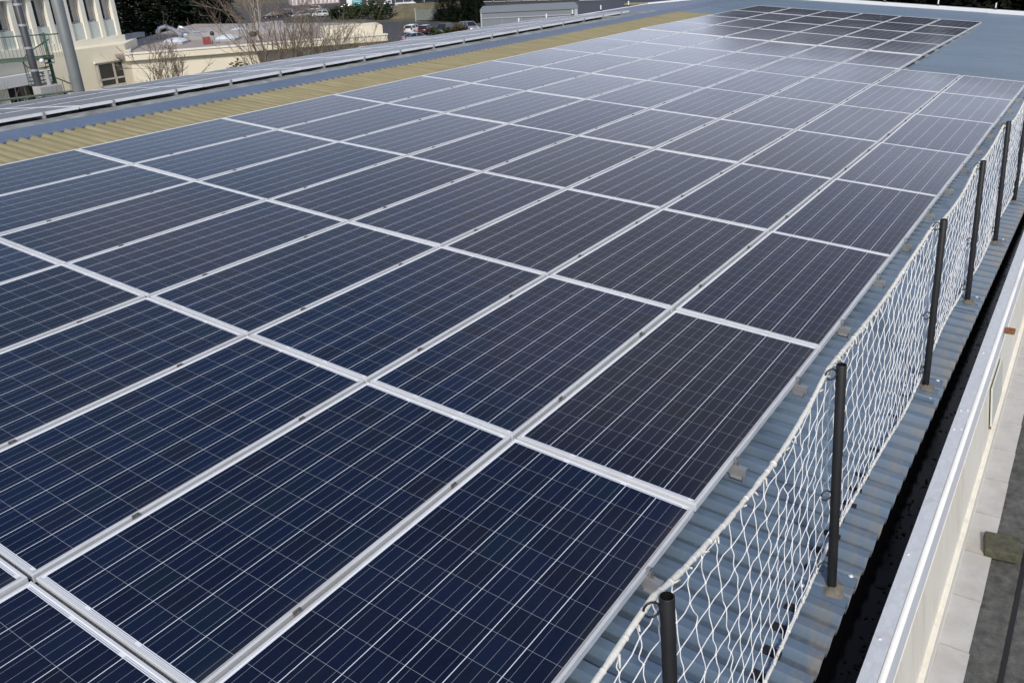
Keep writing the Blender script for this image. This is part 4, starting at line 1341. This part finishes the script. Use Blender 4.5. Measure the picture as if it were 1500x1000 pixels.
# ------------------------------------------------------------------ grey clad building, dark roofs beyond
t = thing('clad_building', 'plain grey metal clad building behind the far panels', 'building')
g0, g1 = Vector((29.22, 22.35, 0)), Vector((31.5, 18.85, 0))
gd = (g1 - g0).normalized(); gn = Vector((gd.y, -gd.x, 0)); GL = (g1 - g0).length
if gn.x > 0: gn = -gn
def Q(s, o_, z): return g0 + gd * s + gn * o_ + Vector((0, 0, z))
MB().obox(Q(0, 0, GZ), gd * GL, -gn * 2.6, Vector((0, 0, 9.95))).obj('wall', M['greyclad'], t)
mb = MB()
mb.obox(Q(-.04, .04, -.06), gd * (GL + .08), -gn * 2.68, Vector((0, 0, .14)))
mb.obj('roof', M['greyclad'], t)
mb = MB()
mb.obox(Q(-.03, .03, -.30), gd * (GL + .06), -gn * .02, Vector((0, 0, .03)))
mb.obox(Q(GL - .10, .035, -3), gd * .13, -gn * .03, Vector((0, 0, 2.93)))
mb.obox(Q(-.03, .035, -3), gd * .06, -gn * .03, Vector((0, 0, 2.93)))
for s in (.9, 1.75, 2.6, 3.4):
    mb.obox(Q(s, .008, -3), gd * .012, -gn * .02, Vector((0, 0, 2.68)))
mb.obj('trim', M['greytrim'], t)
t = thing('dark_hall', 'dark flat roofed hall with tan strips behind the grey clad building', 'building')
h0 = Vector((41.0, 24.5, 0)); hd_ = Vector((0.30, -0.954, 0)); hn = Vector((0.954, 0.30, 0))
MB().obox(h0 + hd_ * -4.5 + Vector((0, 0, GZ)), hd_ * 14, hn * 22, Vector((0, 0, 8.35))).obj('wall', M['brick'], t)
MB().obox(h0 + hd_ * -4.6 - hn * .1 + Vector((0, 0, -1.62)), hd_ * 14.2, hn * 22.2, Vector((0, 0, .12))).obj('roof', M['darkroof'], t)
mb = MB()
mb.obox(h0 + hd_ * .4 + hn * 9.0 + Vector((0, 0, -1.49)), hd_ * 2.6, hn * .7, Vector((0, 0, .06)))
mb.obox(h0 + hd_ * .2 + hn * 15.0 + Vector((0, 0, -1.49)), hd_ * 4.4, hn * 1.2, Vector((0, 0, .06)))
mb.obj('roof_strip', M['tan'], t)
mb = MB().obox(h0 + hd_ * -4.6 + hn * 22 + Vector((0, 0, -1.5)), hd_ * 14.2, hn * .4, Vector((0, 0, .35)))
mb.obj('roof_edge', M['greytrim'], t)
t = thing('glazed_building', 'long dark glazed building at the top behind the grass bank', 'building')
k0, k1 = Vector((186, 160, 0)), Vector((196, 112, 0))
kd = (k1 - k0).normalized(); kn = Vector((kd.y, -kd.x, 0)); KL = (k1 - k0).length
MB().obox(k0 + Vector((0, 0, GZ)), kd * KL, -kn * 12, Vector((0, 0, 9))).obj('wall', M['brick'], t)
for i in range(12):
    s = 0.5 + i * (KL - 1) / 12
    wf = MB()
    for zz in (0.6, 3.4, 6.0):
        wf.obox(k0 + kd * s + kn * .02 + Vector((0, 0, GZ + zz)), kd * 3.7, kn * .1, Vector((0, 0, .14)))
    wf.obox(k0 + kd * s + kn * .02 + Vector((0, 0, GZ + .6)), kd * .14, kn * .1, Vector((0, 0, 5.4)))
    fo = wf.obj('window', M['winframe'], t)
    MB().obox(k0 + kd * s + Vector((0, 0, GZ + .7)), kd * 3.7, kn * .04, Vector((0, 0, 5.3))).obj('pane', M['glass'], fo)
t = thing('striped_building', 'pale pink striped building far behind the parked cars', 'building')
MB().obox((192, 212, GZ), (14, -10, 0), (6, 8, 0), (0, 0, 5)).obj('wall', M['pink'], t)
mb = MB()
for i in range(14):
    v_ = Vector((14, -10, 0)) * (i / 14)
    mb.obox(Vector((192, 212, GZ)) + v_ + Vector((-.06, -.08, 0.2)), Vector((.35, -.25, 0)), Vector((.05, .07, 0)), Vector((0, 0, 4.4)))
mb.obj('pale_stripes', M['white'], t)
t = thing('shop_building', 'far dark fronted shop with a pale red fascia near the teal sign', 'building')
MB().obox((186, 186, GZ), (10, -14, 0), (8, 6, 0), (0, 0, 4.6)).obj('wall', M['brick'], t)
MB().obox((185.8, 185.9, GZ + 2.9), (10, -14, 0), (-.1, -.07, 0), (0, 0, 1.5)).obj('fascia', M['pink'], t)
mb = MB()
for s in (.12, .45, .72):
    mb.obox(Vector((185.9, 185.9, GZ + .2)) + Vector((10, -14, 0)) * s, Vector((10, -14, 0)) * .14, (-.1, -.07, 0), (0, 0, 2.2))
mb.obj('shop_window', M['white'], t)
t = thing('totem_sign', 'white and teal totem sign beside the far parked cars', 'sign', Matrix.Translation((164.5, 158.8, GZ)) @ Matrix.Rotation(0.75, 4, 'Z'))
MB().box(-.15, .15, -1.2, 1.2, 0, 4.6).obj('panel', M['white'], t, bevel=.05)
MB().box(-.19, -.151, -1.1, 1.1, 1.2, 2.9).obj('teal_face', M['teal'], t)
MB().box(-.19, -.151, -.8, .8, 3.3, 4.1).obj('pale_face', M['dome'], t)
mb = MB()
for i in range(3): mb.box(-.21, -.191, -.8, .8 - .35 * i, 2.5 - .45 * i, 2.62 - .45 * i)
mb.obj('lettering_lines', M['white'], t)

# grass bank and retaining fence
mb = MB()
bl, brr, tl, trr = Vector((146, 132, GZ)), Vector((152, 119, GZ)), Vector((157, 140, GZ + 2.1)), Vector((163, 124, GZ + 2.3))
n = 12
for i in range(n + 1):
    for j in range(n + 1):
        p = bl.lerp(brr, i / n).lerp(tl.lerp(trr, i / n), j / n)
        mb.v.append(tuple(p + Vector((0, 0, .25 * math.sin(i * 1.3) * math.sin(j * .5)))))
for i in range(n):
    for j in range(n):
        a_ = i * (n + 1) + j
        mb.f.append((a_, a_ + n + 1, a_ + n + 2, a_ + 1))
mb.add([(157, 140, GZ + 2.1), (163, 124, GZ + 2.3), (168, 127, GZ + 2.3), (162, 143, GZ + 2.1)], [(0, 1, 2, 3)])
tag(mb.obj('grass_bank', plain("tan_grass_bank", (0.16, 0.135, 0.075), 0.95, 0, 0.3, 0.5)), kind='structure')
t = thing('mesh_fence', 'grey green fence panel behind the parked white hatchback', 'fence')
f0, f1 = Vector((141.5, 120.8, GZ)), Vector((145.5, 112.5, GZ))
MB().obox(f0 + Vector((0, 0, .2)), f1 - f0, Vector((.1, .05, 0)), Vector((0, 0, 2.0))).obj('panel', M['fence'], t)
mb = MB()
for s in (0, .5, 1): mb.tube([f0.lerp(f1, s), f0.lerp(f1, s) + Vector((0, 0, 2.5))], .09, 6)
mb.obj('post', M['greytrim'], t)

# ------------------------------------------------------------------ cars
def car(kind, col, loc, yaw, label, group):
    t = thing('parked_car' if kind != 'van' else 'parked_van', label, 'car' if kind != 'van' else 'van', Matrix.Translation(loc) @ Matrix.Rotation(yaw, 4, 'Z'), group)
    prm = dict(hatch=(3.9, 1.72, 1.47, .95, [(-1.92, .98), (-1.62, 1.42), (.25, 1.46), (1.05, .98)]),
               suv=(4.4, 1.84, 1.68, 1.05, [(-2.12, 1.08), (-1.85, 1.62), (.45, 1.67), (1.15, 1.08)]),
               sedan=(4.5, 1.78, 1.43, .92, [(-1.7, .95), (-.95, 1.38), (.35, 1.42), (1.25, .95)]),
               van=(5.4, 1.95, 2.3, 1.25, [(-2.68, 1.25), (-2.6, 2.25), (1.3, 2.3), (2.0, 1.25)]))[kind]
    L, W_, H_, belt, roofp = prm
    k = (kind, col)
    if k not in CARM:
        hl, hw = L / 2, W_ / 2
        prof = [(-hl, .38), (-hl + .02, belt - .12), (-hl + .12, belt), (roofp[0][0] + .05, belt + .02), (roofp[3][0], belt), (hl - .25, belt - .16), (hl - .03, belt - .38), (hl, .45), (hl - .08, .25), (-hl + .08, .25)]
        mb = MB()
        m = len(prof)
        rows = [(-hw, .88), (-hw * .97, 1.0), (hw * .97, 1.0), (hw, .88)]
        for y, zf_ in rows:
            mb.v += [(p[0] * (.985 if abs(y) == hw else 1), y, .25 + (p[1] - .25) * zf_) for p in prof]
        for r in range(3):
            for i in range(m):
                mb.f.append((r * m + i, r * m + (i + 1) % m, r * m + m + (i + 1) % m, r * m + m + i))
        mb.f.append(tuple(range(m))[::-1]); mb.f.append(tuple(3 * m + i for i in range(m)))
        body = mb.mesh('body', PAINT[col], True)
        mb = MB()
        a_, b_ = hw * .95, hw * .74
        rp = roofp
        mb.add([(rp[0][0], -a_, rp[0][1]), (rp[3][0], -a_, rp[3][1]), (rp[3][0], a_, rp[3][1]), (rp[0][0], a_, rp[0][1]),
                (rp[1][0], -b_, rp[1][1]), (rp[2][0], -b_, rp[2][1]), (rp[2][0], b_, rp[2][1]), (rp[1][0], b_, rp[1][1])],
               [(4, 5, 6, 7), (0, 1, 5, 4), (1, 2, 6, 5), (2, 3, 7, 6), (3, 0, 4, 7)])
        cabin = mb.mesh('window_glass', M['glass'])
        mb = MB()
        mb.add([(rp[1][0] - .06, -b_ - .02, rp[1][1] - .02), (rp[2][0] + .08, -b_ - .02, rp[2][1] - .02), (rp[2][0] + .08, b_ + .02, rp[2][1] - .02), (rp[1][0] - .06, b_ + .02, rp[1][1] - .02),
                (rp[1][0] + .1, -b_ + .08, rp[1][1] + .05), (rp[2][0] - .15, -b_ + .08, rp[2][1] + .05), (rp[2][0] - .15, b_ - .08, rp[2][1] + .05), (rp[1][0] + .1, b_ - .08, rp[1][1] + .05)],
               [(4, 5, 6, 7), (0, 1, 5, 4), (1, 2, 6, 5), (2, 3, 7, 6), (3, 0, 4, 7)])
        for y0_, y1_ in ((a_, b_), (-a_, -b_)):
            for (pa, pb) in ((rp[0], rp[1]), (rp[3], rp[2]), (((rp[0][0] + rp[3][0]) / 2, rp[0][1]), ((rp[1][0] + rp[2][0]) / 2, rp[1][1]))):
                mb.tube([(pa[0], y0_, pa[1]), (pb[0], y1_, pb[1])], .05, 5)
        roof_ = mb.mesh('roof', PAINT[col])
        wh = MB().tube([(0, -.11, 0), (0, .11, 0)], .32, 16).mesh('wheel', M['tyre'])
        rm = MB().tube([(0, -.118, 0), (0, .118, 0)], .20, 12).mesh('rim', M['rim'])
        lh = MB().box(-.05, .05, -.2, .2, -.09, .09).mesh('headlight', M['head'])
        lt = MB().box(-.05, .05, -.14, .14, -.16, .16).mesh('taillight', M['tail'])
        CARM[k] = (body, cabin, roof_, wh, rm, lh, lt)
    body, cabin, roof_, wh, rm, lh, lt = CARM[k]
    put('body', body, t); put('window_glass', cabin, t); put('roof', roof_, t)
    for sx in (-1, 1):
        for sy in (-1, 1):
            wo_ = put('wheel', wh, t, Matrix.Translation((sx * L * .31, sy * (W_ / 2 - .1), .32)))
            put('rim', rm, wo_)
    for sy in (-1, 1):
        put('headlight', lh, t, Matrix.Translation((L / 2 - .05, sy * (W_ / 2 - .32), belt - .36)))
        put('taillight', lt, t, Matrix.Translation((-L / 2 + .03, sy * (W_ / 2 - .2), belt - .1)))
    return t
CARM = {}
VA = math.atan2(103, 122)                      # heading from the camera towards the car park
near = 'cars parked behind the low building'
car('hatch', 'white', (118.6, 102.2, GZ), VA - .5, 'white hatchback seen from behind, its red tail light showing', near)
car('hatch', 'maroon', (117.9, 98.6, GZ), VA - .45, 'dark maroon hatchback parked right of the white hatchback', near)
car('suv', 'green', (117.5, 94.6, GZ), VA + PI - .5, 'grey green car parked behind the olive hedge bush', near)
car('suv', 'silver', (122.0, 92.6, GZ), VA + PI + .45, 'silver off roader facing out beside the reddish hedge', near)
car('hatch', 'white', (120.5, 86.9, GZ), VA + PI + .5, 'white car half hidden by the grey clad building', near)
car('sedan', 'silver', (105.8, 91.0, GZ), VA - 1.0, 'silver saloon nearest the end of the low building', near)
farc = 'cars parked beyond the shrubs'
fl = [('suv', 'white', (165.5, 163.6), 2.4, 'white off roader in the far car row, left of the totem sign'),
      ('sedan', 'blue', (161.5, 155.0), 2.6, 'dark blue saloon in the far car row in front of the totem sign'),
      ('hatch', 'white', (166.8, 155.6), 0.2, 'small white car just right of the totem sign'),
      ('sedan', 'grey', (157.0, 163.5), 2.3, 'grey saloon in the far row next to the white off roader'),
      ('hatch', 'white', (151.8, 159.0), 2.4, 'white hatchback at the near side of the far car park'),
      ('sedan', 'silver', (149.5, 163.0), 2.5, 'silver saloon at the near side of the far car park'),
      ('suv', 'black', (152.5, 172.0), 2.2, 'black off roader behind the leafless trees'),
      ('hatch', 'blue', (158.5, 172.5), 2.2, 'blue hatchback behind the leafless trees'),
      ('sedan', 'black', (147.0, 170.5), 2.3, 'black saloon farthest left in the far car park'),
      ('suv', 'silver', (165.0, 175.0), 2.1, 'silver off roader at the back of the far car park'),
      ('hatch', 'grey', (171.5, 170.0), 2.2, 'grey hatchback at the back of the far car park'),
      ('hatch', 'silver', (172.5, 156.0), 2.5, 'silver hatchback in front of the long white van'),
      ('sedan', 'silver', (173.0, 151.0), 2.6, 'silver saloon right of the silver hatchback by the white vans'),
      ('van', 'white', (178.5, 164.5), -.95, 'long white van left one behind the far parked cars'),
      ('van', 'white', (183.0, 158.8), -.95, 'long white van right one behind the far parked cars'),
      ('hatch', 'black', (180.0, 149.0), 2.4, 'black hatchback at the right end of the far car row')]
for kind, col, (x, y), yaw, lab in fl:
    car(kind, col, (x, y, GZ + .03), yaw, lab, farc)
